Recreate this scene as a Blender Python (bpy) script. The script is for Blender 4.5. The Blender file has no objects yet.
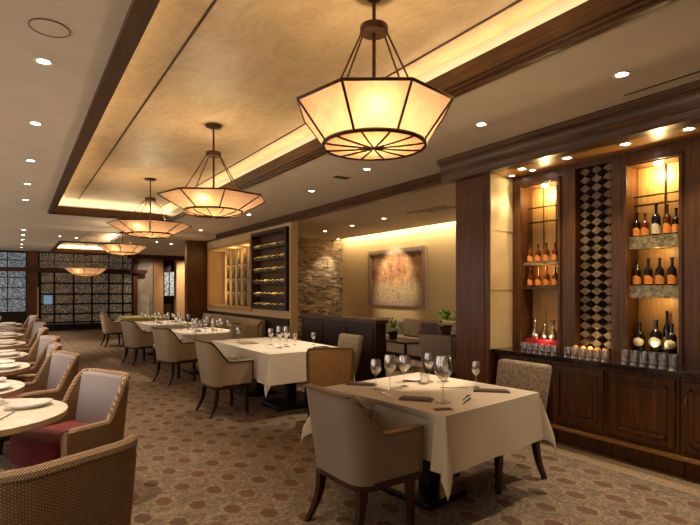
import bpy, bmesh, math, random
from mathutils import Vector, Matrix
PI = math.pi
R = math.radians
rnd = random.Random(7)
SC = bpy.context.scene
COL = SC.collection

# ------------------------------------------------------------------ helpers
def lin(c):
    def f(v):
        v /= 255.0
        return v / 12.92 if v <= 0.04045 else ((v + 0.055) / 1.055) ** 2.4
    return (f(c[0]), f(c[1]), f(c[2]), 1.0)

class NT:
    def __init__(self, name):
        self.m = bpy.data.materials.new(name)
        self.m.use_nodes = True
        self.t = self.m.node_tree
        self.t.nodes.clear()
        self.out = self.t.nodes.new('ShaderNodeOutputMaterial')
    def n(self, typ, **kw):
        nd = self.t.nodes.new(typ)
        for k, v in kw.items():
            if k.startswith('_'):
                setattr(nd, k[1:], v)
            else:
                nd.inputs[k.replace('__', ' ')].default_value = v
        return nd
    def l(self, a, b):
        self.t.links.new(a, b)
    def pb(self, rough=0.5, metal=0.0, **kw):
        p = self.n('ShaderNodeBsdfPrincipled')
        p.inputs['Roughness'].default_value = rough
        p.inputs['Metallic'].default_value = metal
        self.l(p.outputs[0], self.out.inputs[0])
        return p
    def coord(self, scale=(1, 1, 1), kind='Object', rot=(0, 0, 0)):
        tc = self.n('ShaderNodeTexCoord')
        mp = self.n('ShaderNodeMapping')
        mp.inputs['Scale'].default_value = scale
        mp.inputs['Rotation'].default_value = rot
        self.l(tc.outputs[kind], mp.inputs['Vector'])
        return mp.outputs[0]
    def ramp(self, fac, stops, interp='LINEAR'):
        r = self.n('ShaderNodeValToRGB')
        r.color_ramp.interpolation = interp
        e = r.color_ramp.elements
        while len(e) < len(stops):
            e.new(0.5)
        for i, (p, c) in enumerate(stops):
            e[i].position = p
            e[i].color = lin(c)
        self.l(fac, r.inputs[0])
        return r.outputs[0]
    def noise(self, vec, scale=5, detail=3, rough=0.5, dist=0.0):
        nz = self.n('ShaderNodeTexNoise')
        nz.inputs['Scale'].default_value = scale
        nz.inputs['Detail'].default_value = detail
        nz.inputs['Roughness'].default_value = rough
        nz.inputs['Distortion'].default_value = dist
        self.l(vec, nz.inputs['Vector'])
        return nz.outputs['Fac']
    def bump(self, h, p, strength=0.3, dist=0.01):
        b = self.n('ShaderNodeBump')
        b.inputs['Strength'].default_value = strength
        b.inputs['Distance'].default_value = dist
        self.l(h, b.inputs['Height'])
        self.l(b.outputs[0], p.inputs['Normal'])
    def math(self, op, a, b=None, c=None):
        m = self.n('ShaderNodeMath')
        m.operation = op
        for i, v in enumerate((a, b, c)):
            if v is None:
                continue
            if isinstance(v, (int, float)):
                m.inputs[i].default_value = v
            else:
                self.l(v, m.inputs[i])
        return m.outputs[0]

def plain(name, c, rough=0.5, metal=0.0, var=0.12, scale=40, bump=0.0):
    t = NT(name)
    p = t.pb(rough, metal)
    v = t.coord()
    f = t.noise(v, scale, 3)
    lo = tuple(max(0, x * (1 - var)) for x in c)
    hi = tuple(min(255, x * (1 + var)) for x in c)
    t.l(t.ramp(f, [(0.3, lo), (0.7, hi)]), p.inputs['Base Color'])
    if bump:
        t.bump(f, p, bump, 0.004)
    return t.m

def wood(name, dark, light, axis='z', rough=0.35, fine=1.0):
    t = NT(name)
    p = t.pb(rough)
    s = {'z': (28, 28, 1.6), 'y': (28, 1.6, 28), 'x': (1.6, 28, 28)}[axis]
    v = t.coord(tuple(k * fine for k in s))
    f = t.noise(v, 1.3, 5, 0.6, 0.6)
    v2 = t.coord((1.1, 1.1, 0.8))
    g = t.noise(v2, 1.6, 2)
    mid = tuple((a + b) / 2 for a, b in zip(dark, light))
    h = t.math('ADD', t.math('MULTIPLY', f, 0.75), t.math('MULTIPLY', g, 0.25))
    t.l(t.ramp(h, [(0.32, dark), (0.5, mid), (0.68, light)]), p.inputs['Base Color'])
    p.inputs['Specular IOR Level'].default_value = 0.3
    p.inputs['Coat Weight'].default_value = 0.06
    p.inputs['Coat Roughness'].default_value = 0.25
    t.bump(f, p, 0.08, 0.002)
    return t.m

def fabric(name, c1, c2, scale=260, rough=0.9, bump=0.4, blotch=None):
    t = NT(name)
    p = t.pb(rough)
    p.inputs['Sheen Weight'].default_value = 0.15
    v = t.coord()
    f = t.noise(v, scale, 2, 0.6)
    if blotch:
        g = t.noise(v, blotch, 4, 0.7, 0.8)
        f2 = t.math('ADD', t.math('MULTIPLY', f, 0.35), t.math('MULTIPLY', g, 0.65))
        t.l(t.ramp(f2, [(0.42, c1), (0.56, c2)]), p.inputs['Base Color'])
    else:
        t.l(t.ramp(f, [(0.35, c1), (0.65, c2)]), p.inputs['Base Color'])
    t.bump(f, p, bump, 0.002)
    return t.m

def wicker(name, c1, c2):
    t = NT(name)
    p = t.pb(0.55)
    v = t.coord()
    sx = t.n('ShaderNodeSeparateXYZ'); t.l(v, sx.inputs[0])
    # columns around the shell (angle in plan) and courses in height
    ang = t.math('ARCTAN2', sx.outputs[1], sx.outputs[0])
    col = t.math('MULTIPLY', ang, 60.0)
    row = t.math('MULTIPLY', sx.outputs[2], 130.0)
    a = t.math('SINE', t.math('MULTIPLY', col, 2.0))
    cb = t.math('FLOOR', t.math('DIVIDE', t.math('MULTIPLY', col, 2.0), PI))
    ph = t.math('MULTIPLY', cb, PI)
    b = t.math('SINE', t.math('ADD', t.math('MULTIPLY', row, 4.0), ph))
    h = t.math('MULTIPLY', t.math('ABSOLUTE', a), t.math('MULTIPLY_ADD', b, 0.5, 0.5))
    nz = t.noise(v, 30, 3)
    hh = t.math('ADD', t.math('MULTIPLY', h, 0.75), t.math('MULTIPLY', nz, 0.3))
    t.l(t.ramp(hh, [(0.12, c1), (0.75, c2)]), p.inputs['Base Color'])
    t.bump(h, p, 0.4, 0.003)
    return t.m

def braid(name, c1, c2, k=520):
    t = NT(name)
    p = t.pb(0.55)
    v = t.coord()
    sx = t.n('ShaderNodeSeparateXYZ'); t.l(v, sx.inputs[0])
    s = t.math('ADD', t.math('MULTIPLY', sx.outputs[0], k), t.math('MULTIPLY', sx.outputs[1], k * 0.9))
    s = t.math('ADD', s, t.math('MULTIPLY', sx.outputs[2], k * 0.9))
    w = t.math('MULTIPLY_ADD', t.math('SINE', s), 0.5, 0.5)
    t.l(t.ramp(w, [(0.1, c1), (0.8, c2)]), p.inputs['Base Color'])
    t.bump(w, p, 0.7, 0.004)
    return t.m

def emit(name, c, s):
    t = NT(name)
    e = t.n('ShaderNodeEmission')
    e.inputs[0].default_value = lin(c)
    e.inputs[1].default_value = s
    t.l(e.outputs[0], t.out.inputs[0])
    return t.m

def glass(name, tint=(255, 255, 255), refl=0.10, rough=0.02):
    t = NT(name)
    tr = t.n('ShaderNodeBsdfTransparent'); tr.inputs[0].default_value = lin(tint)
    gl = t.n('ShaderNodeBsdfGlossy'); gl.inputs['Roughness'].default_value = rough
    lw = t.n('ShaderNodeLayerWeight'); lw.inputs['Blend'].default_value = 0.35
    f = t.math('MULTIPLY_ADD', lw.outputs['Facing'], 0.75, refl)
    mx = t.n('ShaderNodeMixShader')
    t.l(f, mx.inputs[0]); t.l(tr.outputs[0], mx.inputs[1]); t.l(gl.outputs[0], mx.inputs[2])
    t.l(mx.outputs[0], t.out.inputs[0])
    return t.m

def shade_mat(name, c, glow):
    t = NT(name)
    v = t.coord()
    f = t.noise(v, 9, 5, 0.65, 0.8)
    colr = t.ramp(f, [(0.3, tuple(x * 0.86 for x in c)), (0.7, c)])
    tl = t.n('ShaderNodeBsdfTranslucent'); df = t.n('ShaderNodeBsdfDiffuse')
    t.l(colr, tl.inputs[0]); t.l(colr, df.inputs[0])
    mx = t.n('ShaderNodeMixShader'); mx.inputs[0].default_value = 0.35
    t.l(tl.outputs[0], mx.inputs[1]); t.l(df.outputs[0], mx.inputs[2])
    em = t.n('ShaderNodeEmission'); em.inputs[1].default_value = glow
    t.l(colr, em.inputs[0])
    ad = t.n('ShaderNodeAddShader')
    t.l(mx.outputs[0], ad.inputs[0]); t.l(em.outputs[0], ad.inputs[1])
    t.l(ad.outputs[0], t.out.inputs[0])
    return t.m

# ---- mesh helpers
def BM():
    return bmesh.new()

def box(bm, x0, y0, z0, x1, y1, z1, bev=0.0, seg=2, M=None):
    vs = [bm.verts.new((x, y, z)) for x in (x0, x1) for y in (y0, y1) for z in (z0, z1)]
    fs = [(0, 1, 3, 2), (4, 6, 7, 5), (0, 4, 5, 1), (2, 3, 7, 6), (0, 2, 6, 4), (1, 5, 7, 3)]
    faces = [bm.faces.new([vs[i] for i in f]) for f in fs]
    if bev > 0:
        es = list({e for f in faces for e in f.edges})
        r = bmesh.ops.bevel(bm, geom=es, offset=bev, segments=seg, profile=0.5, affect='EDGES')
        vs = list({v for f in r['faces'] for v in f.verts} | {v for v in vs if v.is_valid})
    if M is not None:
        for v in vs:
            if v.is_valid:
                v.co = M @ v.co
    return vs

def tube(bm, pts, r, n=8, closed=False, r2=None, caps=True):
    pts = [Vector(p) for p in pts]
    rings = []
    N = len(pts)
    up = Vector((0, 0, 1))
    prev = None
    for i, p in enumerate(pts):
        if closed:
            d = pts[(i + 1) % N] - pts[i - 1]
        elif i == 0:
            d = pts[1] - pts[0]
        elif i == N - 1:
            d = pts[-1] - pts[-2]
        else:
            d = pts[i + 1] - pts[i - 1]
        d.normalize()
        if prev is None:
            ref = up if abs(d.z) < 0.95 else Vector((1, 0, 0))
            a = d.cross(ref).normalized()
        else:
            a = prev - d * prev.dot(d)
            a.normalize()
        prev = a
        b = d.cross(a)
        rr = r if r2 is None else r + (r2 - r) * i / (N - 1)
        rings.append([bm.verts.new(p + (a * math.cos(2 * PI * k / n) + b * math.sin(2 * PI * k / n)) * rr) for k in range(n)])
    M = N if closed else N - 1
    for i in range(M):
        A, B = rings[i], rings[(i + 1) % N]
        off = 0
        if closed and i == N - 1:
            best = min(range(n), key=lambda o: (A[0].co - B[o].co).length)
            off = best
        for k in range(n):
            bm.faces.new((A[k], A[(k + 1) % n], B[(k + 1 + off) % n], B[(k + off) % n]))
    if not closed and caps:
        bm.faces.new(list(reversed(rings[0])))
        bm.faces.new(rings[-1])

def lathe(bm, prof, n=16, c=(0, 0, 0)):
    rings = []
    for (r, z) in prof:
        if r < 1e-5:
            rings.append([bm.verts.new((c[0], c[1], c[2] + z))])
        else:
            rings.append([bm.verts.new((c[0] + r * math.cos(2 * PI * k / n), c[1] + r * math.sin(2 * PI * k / n), c[2] + z)) for k in range(n)])
    for A, B in zip(rings, rings[1:]):
        if len(A) == 1 and len(B) == 1:
            continue
        for k in range(n):
            if len(A) == 1:
                bm.faces.new((A[0], B[(k + 1) % n], B[k]))
            elif len(B) == 1:
                bm.faces.new((A[k], A[(k + 1) % n], B[0]))
            else:
                bm.faces.new((A[k], A[(k + 1) % n], B[(k + 1) % n], B[k]))

def prism_y(bm, prof, y0, y1):
    """profile in (x,z) swept along y"""
    A = [bm.verts.new((x, y0, z)) for x, z in prof]
    B = [bm.verts.new((x, y1, z)) for x, z in prof]
    n = len(prof)
    for i in range(n):
        bm.faces.new((A[i], A[(i + 1) % n], B[(i + 1) % n], B[i]))
    bm.faces.new(list(reversed(A)))
    bm.faces.new(B)

def obj(name, bm, m, parent=None, loc=(0, 0, 0), rz=0.0, smooth=False):
    bmesh.ops.recalc_face_normals(bm, faces=bm.faces[:])
    me = bpy.data.meshes.new(name)
    bm.to_mesh(me)
    bm.free()
    if smooth:
        for p in me.polygons:
            p.use_smooth = True
        try:
            me.set_sharp_from_angle(angle=math.radians(42))
        except Exception:
            pass
    o = bpy.data.objects.new(name, me)
    COL.objects.link(o)
    if m is not None:
        for mm in (m if isinstance(m, (list, tuple)) else [m]):
            me.materials.append(mm)
    o.location = loc
    o.rotation_euler = (0, 0, rz)
    if parent is not None:
        o.parent = parent
    return o

def tag(o, label, cat, group=None, kind=None):
    o['label'] = label
    o['category'] = cat
    if group:
        o['group'] = group
    if kind:
        o['kind'] = kind
    return o

def thing(name, label, cat, loc=(0, 0, 0), rz=0.0, group=None):
    o = bpy.data.objects.new(name, None)
    COL.objects.link(o)
    o.empty_display_size = 0.1
    o.location = loc
    o.rotation_euler = (0, 0, rz)
    return tag(o, label, cat, group)

def struct(name, bm, m, smooth=False, parent=None):
    o = obj(name, bm, m, parent, smooth=smooth)
    if parent is None:
        o['kind'] = 'structure'
    return o

def dup(root, loc, rz=0.0, label=None, group=None, scale=None):
    r = root.copy()
    COL.objects.link(r)
    r.location = loc
    r.rotation_euler = (0, 0, rz)
    if label:
        r['label'] = label
    if group:
        r['group'] = group
    if scale:
        r.scale = (scale,) * 3
    for ch in list(root.children):
        c = ch.copy(); COL.objects.link(c); c.parent = r
        for g in list(ch.children):
            d = g.copy(); COL.objects.link(d); d.parent = c
    return r

def smooth(t):
    t = max(0.0, min(1.0, t))
    return t * t * (3 - 2 * t)

def ordinal(i):
    return ['first', 'second', 'third', 'fourth', 'fifth', 'sixth', 'seventh', 'eighth', 'ninth', 'tenth', 'eleventh', 'twelfth',
            'thirteenth', 'fourteenth', 'fifteenth', 'sixteenth'][i]

# ------------------------------------------------------------------ camera
cam_d = bpy.data.cameras.new('camera')
cam = bpy.data.objects.new('camera', cam_d)
COL.objects.link(cam)
cam.location = (0, 0, 1.5)
cam.rotation_euler = (PI / 2, 0, -math.radians(33.74))
cam_d.sensor_width = 36
cam_d.sensor_fit = 'HORIZONTAL'
cam_d.lens = 500 / 700 * 36
cam_d.shift_y = 27.5 / 700
cam_d.clip_start = 0.05
SC.camera = cam

# ------------------------------------------------------------------ materials
M = {}
M['wood_z'] = wood('walnut_vertical', (58, 34, 16), (108, 66, 31), 'z')
M['wood_y'] = wood('walnut_lengthwise', (58, 37, 21), (100, 67, 40), 'y')
M['wood_x'] = wood('walnut_crosswise', (44, 24, 14), (88, 50, 27), 'x')
M['wood_dark'] = wood('dark_walnut', (30, 17, 11), (54, 31, 20), 'z')
M['mahogany'] = wood('mahogany', (74, 42, 22), (112, 68, 37), 'z')
M['soffit'] = wood('soffit_wood', (150, 102, 54), (186, 134, 78), 'y', 0.3)
M['leg'] = wood('chair_leg_wood', (38, 22, 14), (66, 38, 24), 'z', 0.3)
M['ceiling'] = plain('ceiling_paint', (214, 202, 186), 0.9, 0, 0.02, 3)
M['cream'] = plain('cream_wall_paint', (208, 180, 138), 0.85, 0, 0.03, 5)
M['groove'] = plain('ceiling_reveal', (70, 42, 22), 0.8)
def gold_plaster():
    t = NT('gold_plaster')
    p = t.pb(0.55)
    v = t.coord((1, 0.55, 1))
    f = t.noise(v, 3.2, 6, 0.65, 1.2)
    g = t.noise(v, 26, 3, 0.6, 0.5)
    h = t.math('ADD', t.math('MULTIPLY', f, 0.65), t.math('MULTIPLY', g, 0.35))
    t.l(t.ramp(h, [(0.3, (178, 148, 106)), (0.5, (198, 170, 128)), (0.72, (214, 190, 150))]), p.inputs['Base Color'])
    t.bump(g, p, 0.15, 0.004)
    return t.m
M['gold'] = gold_plaster()
M['marble'] = plain('beige_stone_panel', (206, 180, 132), 0.4, 0, 0.05, 3)
def alcove_paper():
    t = NT('ochre_wall_covering')
    p = t.pb(0.8)
    v = t.coord((1, 1, 1))
    f = t.noise(v, 1.2, 4, 0.6)
    g = t.noise(t.coord((120, 120, 3)), 1, 2)
    h = t.math('ADD', t.math('MULTIPLY', f, 0.6), t.math('MULTIPLY', g, 0.4))
    t.l(t.ramp(h, [(0.3, (206, 178, 128)), (0.7, (220, 196, 148))]), p.inputs['Base Color'])
    return t.m
M['ochre'] = alcove_paper()
M['counter'] = plain('dark_stone_counter', (34, 27, 24), 0.12, 0, 0.5, 60)
M['brass'] = plain('brass_strip', (176, 132, 70), 0.35, 0.8, 0.08, 30)
M['bronze'] = plain('aged_bronze', (72, 46, 28), 0.4, 0.6, 0.2, 30)
M['black'] = plain('black_metal', (24, 22, 22), 0.4, 0.5, 0.2, 40)
M['steel'] = plain('polished_steel', (205, 200, 190), 0.18, 1.0, 0.05, 20)
M['chrome_dark'] = plain('dark_trim', (40, 34, 30), 0.5)
M['white_trim'] = plain('white_fitting', (214, 204, 190), 0.6, 0, 0.03)
M['lamp_disc'] = emit('downlight_lens', (255, 236, 205), 22)
M['cove_led'] = emit('cove_led', (255, 206, 120), 5)
M['bulb'] = emit('warm_bulb', (255, 214, 140), 14)
M['shade'] = shade_mat('parchment_shade', (198, 156, 118), 0.10)
M['diffuser'] = shade_mat('peach_diffuser', (178, 136, 96), 0.08)
M['cloth'] = fabric('table_linen', (196, 182, 160), (206, 193, 172), 400, 0.85, 0.06)
M['cloth_white'] = fabric('white_linen', (214, 206, 190), (224, 216, 202), 400, 0.85, 0.06)
M['taupe'] = fabric('taupe_upholstery', (110, 92, 74), (146, 126, 104), 330, 0.85, 0.5)
M['taupe_light'] = fabric('beige_upholstery', (146, 128, 102), (174, 156, 128), 330, 0.85, 0.4)
M['tweed'] = fabric('patterned_tweed', (84, 70, 54), (150, 131, 106), 140, 0.9, 0.3, 60)
M['tan'] = fabric('tan_hide', (162, 122, 72), (194, 150, 94), 60, 0.5, 0.15)
M['piping'] = plain('dark_piping', (48, 30, 20), 0.5)
M['nail'] = braid('nailhead_trim', (58, 36, 20), (150, 110, 66), 420)
M['wicker'] = wicker('woven_wicker', (74, 52, 35), (138, 106, 72))
M['braid'] = braid('braided_wicker_rim', (92, 66, 46), (186, 154, 120))
M['red'] = fabric('red_seat_fabric', (100, 11, 19), (126, 17, 27), 200, 0.85, 0.15)
M['lavender'] = fabric('grey_lavender_fabric', (136, 126, 130), (156, 146, 150), 300, 0.9, 0.2)
M['stone_top'] = plain('pale_table_top', (226, 216, 200), 0.35, 0, 0.05, 9)
M['stone_edge'] = plain('table_edge', (170, 138, 104), 0.5, 0, 0.08, 12)
M['china'] = plain('white_china', (226, 222, 218), 0.2, 0, 0.02)
M['napkin'] = fabric('brown_napkin', (74, 58, 46), (100, 80, 64), 200, 0.9, 0.2)
M['napkin_white'] = fabric('white_napkin', (206, 200, 192), (222, 216, 208), 200, 0.9, 0.1)
M['glass'] = glass('clear_glass', (255, 255, 255), 0.16, 0.06)
M['pane'] = glass('shelf_glass', (230, 235, 225), 0.04)
M['bottle_green'] = plain('dark_bottle_glass', (20, 18, 10), 0.08, 0, 0.3)
M['bottle_amber'] = plain('amber_bottle_glass', (86, 38, 10), 0.1, 0, 0.2)
M['label_orange'] = plain('orange_label', (226, 140, 58), 0.6, 0, 0.08)
M['label_cream'] = plain('cream_label', (214, 200, 160), 0.6, 0, 0.08)
M['red_box'] = plain('red_lacquer', (170, 18, 26), 0.35, 0, 0.08)
M['leaf'] = plain('green_leaf', (92, 128, 34), 0.5, 0, 0.3, 12)
M['pot'] = plain('dark_pot', (60, 44, 34), 0.5)
M['sofa'] = fabric('grey_beige_sofa', (124, 112, 96), (150, 137, 118), 200, 0.9, 0.2)
M['cushion'] = fabric('speckled_cushion', (84, 66, 54), (190, 170, 144), 90, 0.9, 0.3, 45)
M['mauve'] = fabric('mauve_cushion', (70, 56, 58), (92, 74, 76), 200, 0.9, 0.2)

def carpet():
    t = NT('patterned_carpet')
    p = t.pb(0.95)
    v = t.coord((1, 1, 1))
    sx = t.n('ShaderNodeSeparateXYZ'); t.l(v, sx.inputs[0])
    wob = t.noise(v, 22, 2)
    X = t.math('ADD', sx.outputs[0], t.math('MULTIPLY_ADD', wob, 0.03, -0.015))
    Y = t.math('ADD', sx.outputs[1], t.math('MULTIPLY_ADD', wob, 0.03, -0.015))
    PX, PY = 0.362, 0.39
    def cell(ox, oy):
        fx = t.math('FRACT', t.math('ADD', t.math('DIVIDE', t.math('SUBTRACT', X, ox), PX), 100.5))
        fy = t.math('FRACT', t.math('ADD', t.math('DIVIDE', t.math('SUBTRACT', Y, oy), PY), 100.5))
        dx = t.math('MULTIPLY', t.math('ABSOLUTE', t.math('SUBTRACT', fx, 0.5)), PX)
        dy = t.math('MULTIPLY', t.math('ABSOLUTE', t.math('SUBTRACT', fy, 0.5)), PY)
        # hexagonal blob elongated diagonally
        a = t.math('DIVIDE', dx, 0.055)
        b = t.math('ADD', t.math('DIVIDE', dy, 0.088), t.math('DIVIDE', dx, 0.112))
        return t.math('MAXIMUM', a, b)
    d = t.math('MINIMUM', cell(1.235, 4.076), cell(1.416, 3.881))
    spot = t.n('ShaderNodeMapRange'); spot.interpolation_type = 'SMOOTHSTEP'
    spot.inputs[1].default_value = 0.86; spot.inputs[2].default_value = 1.02
    spot.inputs[3].default_value = 1.0; spot.inputs[4].default_value = 0.0
    t.l(d, spot.inputs[0])
    rim = t.n('ShaderNodeMapRange'); rim.interpolation_type = 'SMOOTHSTEP'
    rim.inputs[1].default_value = 1.0; rim.inputs[2].default_value = 1.5
    rim.inputs[3].default_value = 1.0; rim.inputs[4].default_value = 0.0
    t.l(d, rim.inputs[0])
    f = t.noise(v, 42, 5, 0.8, 0.6)
    g = t.noise(v, 9, 3, 0.6, 1.5)
    h = t.math('ADD', t.math('MULTIPLY', f, 0.7), t.math('MULTIPLY', g, 0.3))
    base = t.ramp(h, [(0.34, (66, 52, 42)), (0.5, (112, 95, 78)), (0.66, (162, 145, 124))])
    sp = t.ramp(t.noise(v, 2.3, 2), [(0.4, (68, 47, 33)), (0.62, (94, 58, 44))])
    mixA = t.n('ShaderNodeMix'); mixA.data_type = 'RGBA'
    t.l(t.math('MULTIPLY', rim.outputs[0], 0.22), mixA.inputs[0])
    t.l(base, mixA.inputs[6]); mixA.inputs[7].default_value = lin((170, 138, 100))
    mixB = t.n('ShaderNodeMix'); mixB.data_type = 'RGBA'
    t.l(t.math('MULTIPLY', spot.outputs[0], 0.8), mixB.inputs[0]); t.l(mixA.outputs[2], mixB.inputs[6]); t.l(sp, mixB.inputs[7])
    # border band along the bar
    bx = t.math('COMPARE', sx.outputs[0], 4.09, 0.045)
    by = t.math('LESS_THAN', sx.outputs[1], 4.0)
    mk = t.math('MULTIPLY', t.math('MULTIPLY', bx, by), t.math('MULTIPLY_ADD', f, 2.6, -0.95))
    mixC = t.n('ShaderNodeMix'); mixC.data_type = 'RGBA'
    t.l(mk, mixC.inputs[0]); t.l(mixB.outputs[2], mixC.inputs[6]); mixC.inputs[7].default_value = lin((104, 106, 90))
    pl = t.math('MULTIPLY', t.math('GREATER_THAN', sx.outputs[0], 4.13), by)
    mixD = t.n('ShaderNodeMix'); mixD.data_type = 'RGBA'
    t.l(t.math('MULTIPLY', pl, 0.8), mixD.inputs[0]); t.l(mixC.outputs[2], mixD.inputs[6])
    t.l(t.ramp(f, [(0.35, (120, 96, 70)), (0.65, (170, 146, 112))]), mixD.inputs[7])
    t.l(mixD.outputs[2], p.inputs['Base Color'])
    t.bump(f, p, 0.5, 0.006)
    return t.m
M['carpet'] = carpet()

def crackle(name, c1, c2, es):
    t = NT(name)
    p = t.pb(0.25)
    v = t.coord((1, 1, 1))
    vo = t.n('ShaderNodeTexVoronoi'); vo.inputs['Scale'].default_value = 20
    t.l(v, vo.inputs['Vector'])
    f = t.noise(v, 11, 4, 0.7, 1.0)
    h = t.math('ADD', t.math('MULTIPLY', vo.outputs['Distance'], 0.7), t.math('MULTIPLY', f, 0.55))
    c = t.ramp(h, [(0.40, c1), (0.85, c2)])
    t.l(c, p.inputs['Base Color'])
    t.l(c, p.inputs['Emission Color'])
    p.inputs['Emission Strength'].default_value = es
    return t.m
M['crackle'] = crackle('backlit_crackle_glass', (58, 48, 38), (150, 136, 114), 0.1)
M['window_glass'] = crackle('daylight_patterned_glass', (60, 66, 70), (160, 172, 180), 0.2)
M['screen_blue'] = emit('lit_blue_pane', (150, 180, 210), 0.28)

def stone_mat():
    t = NT('ledge_stone')
    p = t.pb(0.9)
    a = t.n('ShaderNodeAttribute'); a.attribute_name = 'tone'
    v = t.coord()
    f = t.noise(v, 24, 4, 0.7)
    h = t.math('ADD', t.math('MULTIPLY', a.outputs['Fac'], 0.7), t.math('MULTIPLY', f, 0.3))
    t.l(t.ramp(h, [(0.15, (110, 94, 72)), (0.5, (158, 138, 110)), (0.85, (194, 176, 148))]), p.inputs['Base Color'])
    t.bump(f, p, 0.6, 0.01)
    return t.m
M['stone'] = stone_mat()
M['onyx'] = wood('golden_back_panel', (150, 112, 62), (190, 150, 90), 'z', 0.35)

def art_mat():
    t = NT('autumn_canvas')
    p = t.pb(0.6)
    v = t.coord((1, 1, 1))
    sx = t.n('ShaderNodeSeparateXYZ'); t.l(v, sx.inputs[0])
    f = t.noise(v, 15, 6, 0.8, 1.2)
    g = t.noise(v, 2.2, 3, 0.5, 0.6)
    h = t.math('ADD', t.math('MULTIPLY', f, 0.6), t.math('MULTIPLY', g, 0.4))
    leaf = t.ramp(h, [(0.34, (84, 58, 42)), (0.47, (160, 108, 70)), (0.56, (200, 158, 112)), (0.7, (226, 202, 162))])
    grd = t.ramp(f, [(0.35, (120, 100, 74)), (0.6, (214, 190, 146))])
    k = t.n('ShaderNodeMapRange'); k.inputs[1].default_value = -0.25; k.inputs[2].default_value = -0.05
    k.inputs[3].default_value = 1; k.inputs[4].default_value = 0
    t.l(t.math('ADD', sx.outputs[2], t.math('MULTIPLY_ADD', g, 0.6, -0.3)), k.inputs[0])
    mx = t.n('ShaderNodeMix'); mx.data_type = 'RGBA'
    t.l(k.outputs[0], mx.inputs[0]); t.l(leaf, mx.inputs[6]); t.l(grd, mx.inputs[7])
    t.l(mx.outputs[2], p.inputs['Base Color'])
    return t.m
M['art'] = art_mat()
M['frame'] = plain('silver_bronze_frame', (172, 152, 134), 0.45, 0.05, 0.15, 20)

# ------------------------------------------------------------------ lights
WINDOW_FILL = 15  # power of the fill lamps in the added left windows
def spot(loc, w, ang=70, blend=0.6, target=None, c=(255, 232, 200), r=0.03):
    d = bpy.data.lights.new('downlight_or_fill_beam', 'SPOT')
    d.energy = w * 2.2; d.spot_size = math.radians(ang); d.spot_blend = blend
    d.color = lin(c)[:3]; d.shadow_soft_size = r
    o = bpy.data.objects.new('downlight_or_fill_beam', d)
    COL.objects.link(o); o.location = loc
    if target is not None:
        o.rotation_euler = (Vector(target) - Vector(loc)).to_track_quat('-Z', 'Y').to_euler()
    return o
def point(loc, w, c=(255, 222, 176), r=0.04):
    d = bpy.data.lights.new('lamp_glow', 'POINT')
    d.energy = w; d.color = lin(c)[:3]; d.shadow_soft_size = r
    o = bpy.data.objects.new('lamp_glow', d)
    COL.objects.link(o); o.location = loc
    return o
def strip(loc, sx, sy, w, direc, c=(255, 224, 174)):
    d = bpy.data.lights.new('cove_or_fill_strip', 'AREA')
    d.shape = 'RECTANGLE'; d.size = sx; d.size_y = sy; d.energy = w; d.color = lin(c)[:3]
    o = bpy.data.objects.new('cove_or_fill_strip', d)
    COL.objects.link(o); o.location = loc
    return o, d
def strip_y(x, y0, y1, z, w, nx, nz, c=(255, 224, 174), wd=0.05):
    o, d = strip((x, (y0 + y1) / 2, z), y1 - y0, wd, w, None, c)
    n = Vector((nx, 0, nz)).normalized()
    zz = -n; xx = Vector((0, 1, 0)); yy = zz.cross(xx)
    o.rotation_euler = Matrix((xx, yy, zz)).transposed().to_euler()
def strip_x(y, x0, x1, z, w, ny, nz, c=(255, 224, 174), wd=0.05):
    o, d = strip(((x0 + x1) / 2, y, z), x1 - x0, wd, w, None, c)
    n = Vector((0, ny, nz)).normalized()
    zz = -n; xx = Vector((1, 0, 0)); yy = zz.cross(xx)
    o.rotation_euler = Matrix((xx, yy, zz)).transposed().to_euler()

# ------------------------------------------------------------------ setting: shell
YB, YF = -1.8, 21.5
XL, XR = -2.6, 7.7
bm = BM(); box(bm, XL - 0.1, YB - 0.1, -0.1, XR + 0.1, YF + 0.1, 0.0)
struct('floor', bm, M['carpet'])

# main ceiling with the long tray opening and a small far recess
TX0, TX1, TY0, TY1 = 0.53, 2.75, -1.2, 11.2
HZ, LZ, UZ = 3.0, 2.9, 3.25
bm = BM()
box(bm, XL, YB, HZ, TX0, 13.3, 3.5)
box(bm, TX1, YB, HZ, 5.1, 13.3, 3.5)
box(bm, TX0, YB, HZ, TX1, TY0, 3.5)
box(bm, TX0, TY1, HZ, TX1, 13.3, 3.5)
T2 = (1.05, 16.4, 3.0, 21.2)       # second tray
R2 = (1.5, 13.6, 2.3, 16.2)        # little recess
box(bm, XL, 13.3, LZ, R2[0] - 0.45, YF, 3.5)
box(bm, R2[0] - 0.45, 13.3, LZ, R2[0], 16.4, 3.5)
box(bm, R2[0], 13.3, LZ, R2[2], R2[1], 3.5)
box(bm, R2[0], R2[3], LZ, R2[2], 16.4, 3.5)
box(bm, R2[0], R2[1], 3.06, R2[2], R2[3], 3.5)
box(bm, R2[2], 13.3, LZ, XR, 16.4, 3.5)
box(bm, T2[2], 16.4, LZ, XR, YF, 3.5)
box(bm, T2[0], T2[3], LZ, T2[2], YF, 3.5)
box(bm, 4.56, 4.15, LZ, 7.45, 12.0, 3.5)        # alcove ceiling, stops short of the wall for the cove
box(bm, 5.1, 12.0, LZ, XR, 13.3, 3.5)
box(bm, 7.45, 4.15, 3.12, XR, 12.0, 3.5)
box(bm, 5.1, YB, HZ, XR, 4.15, 3.5)
struct('ceiling', bm, M['ceiling'])
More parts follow.
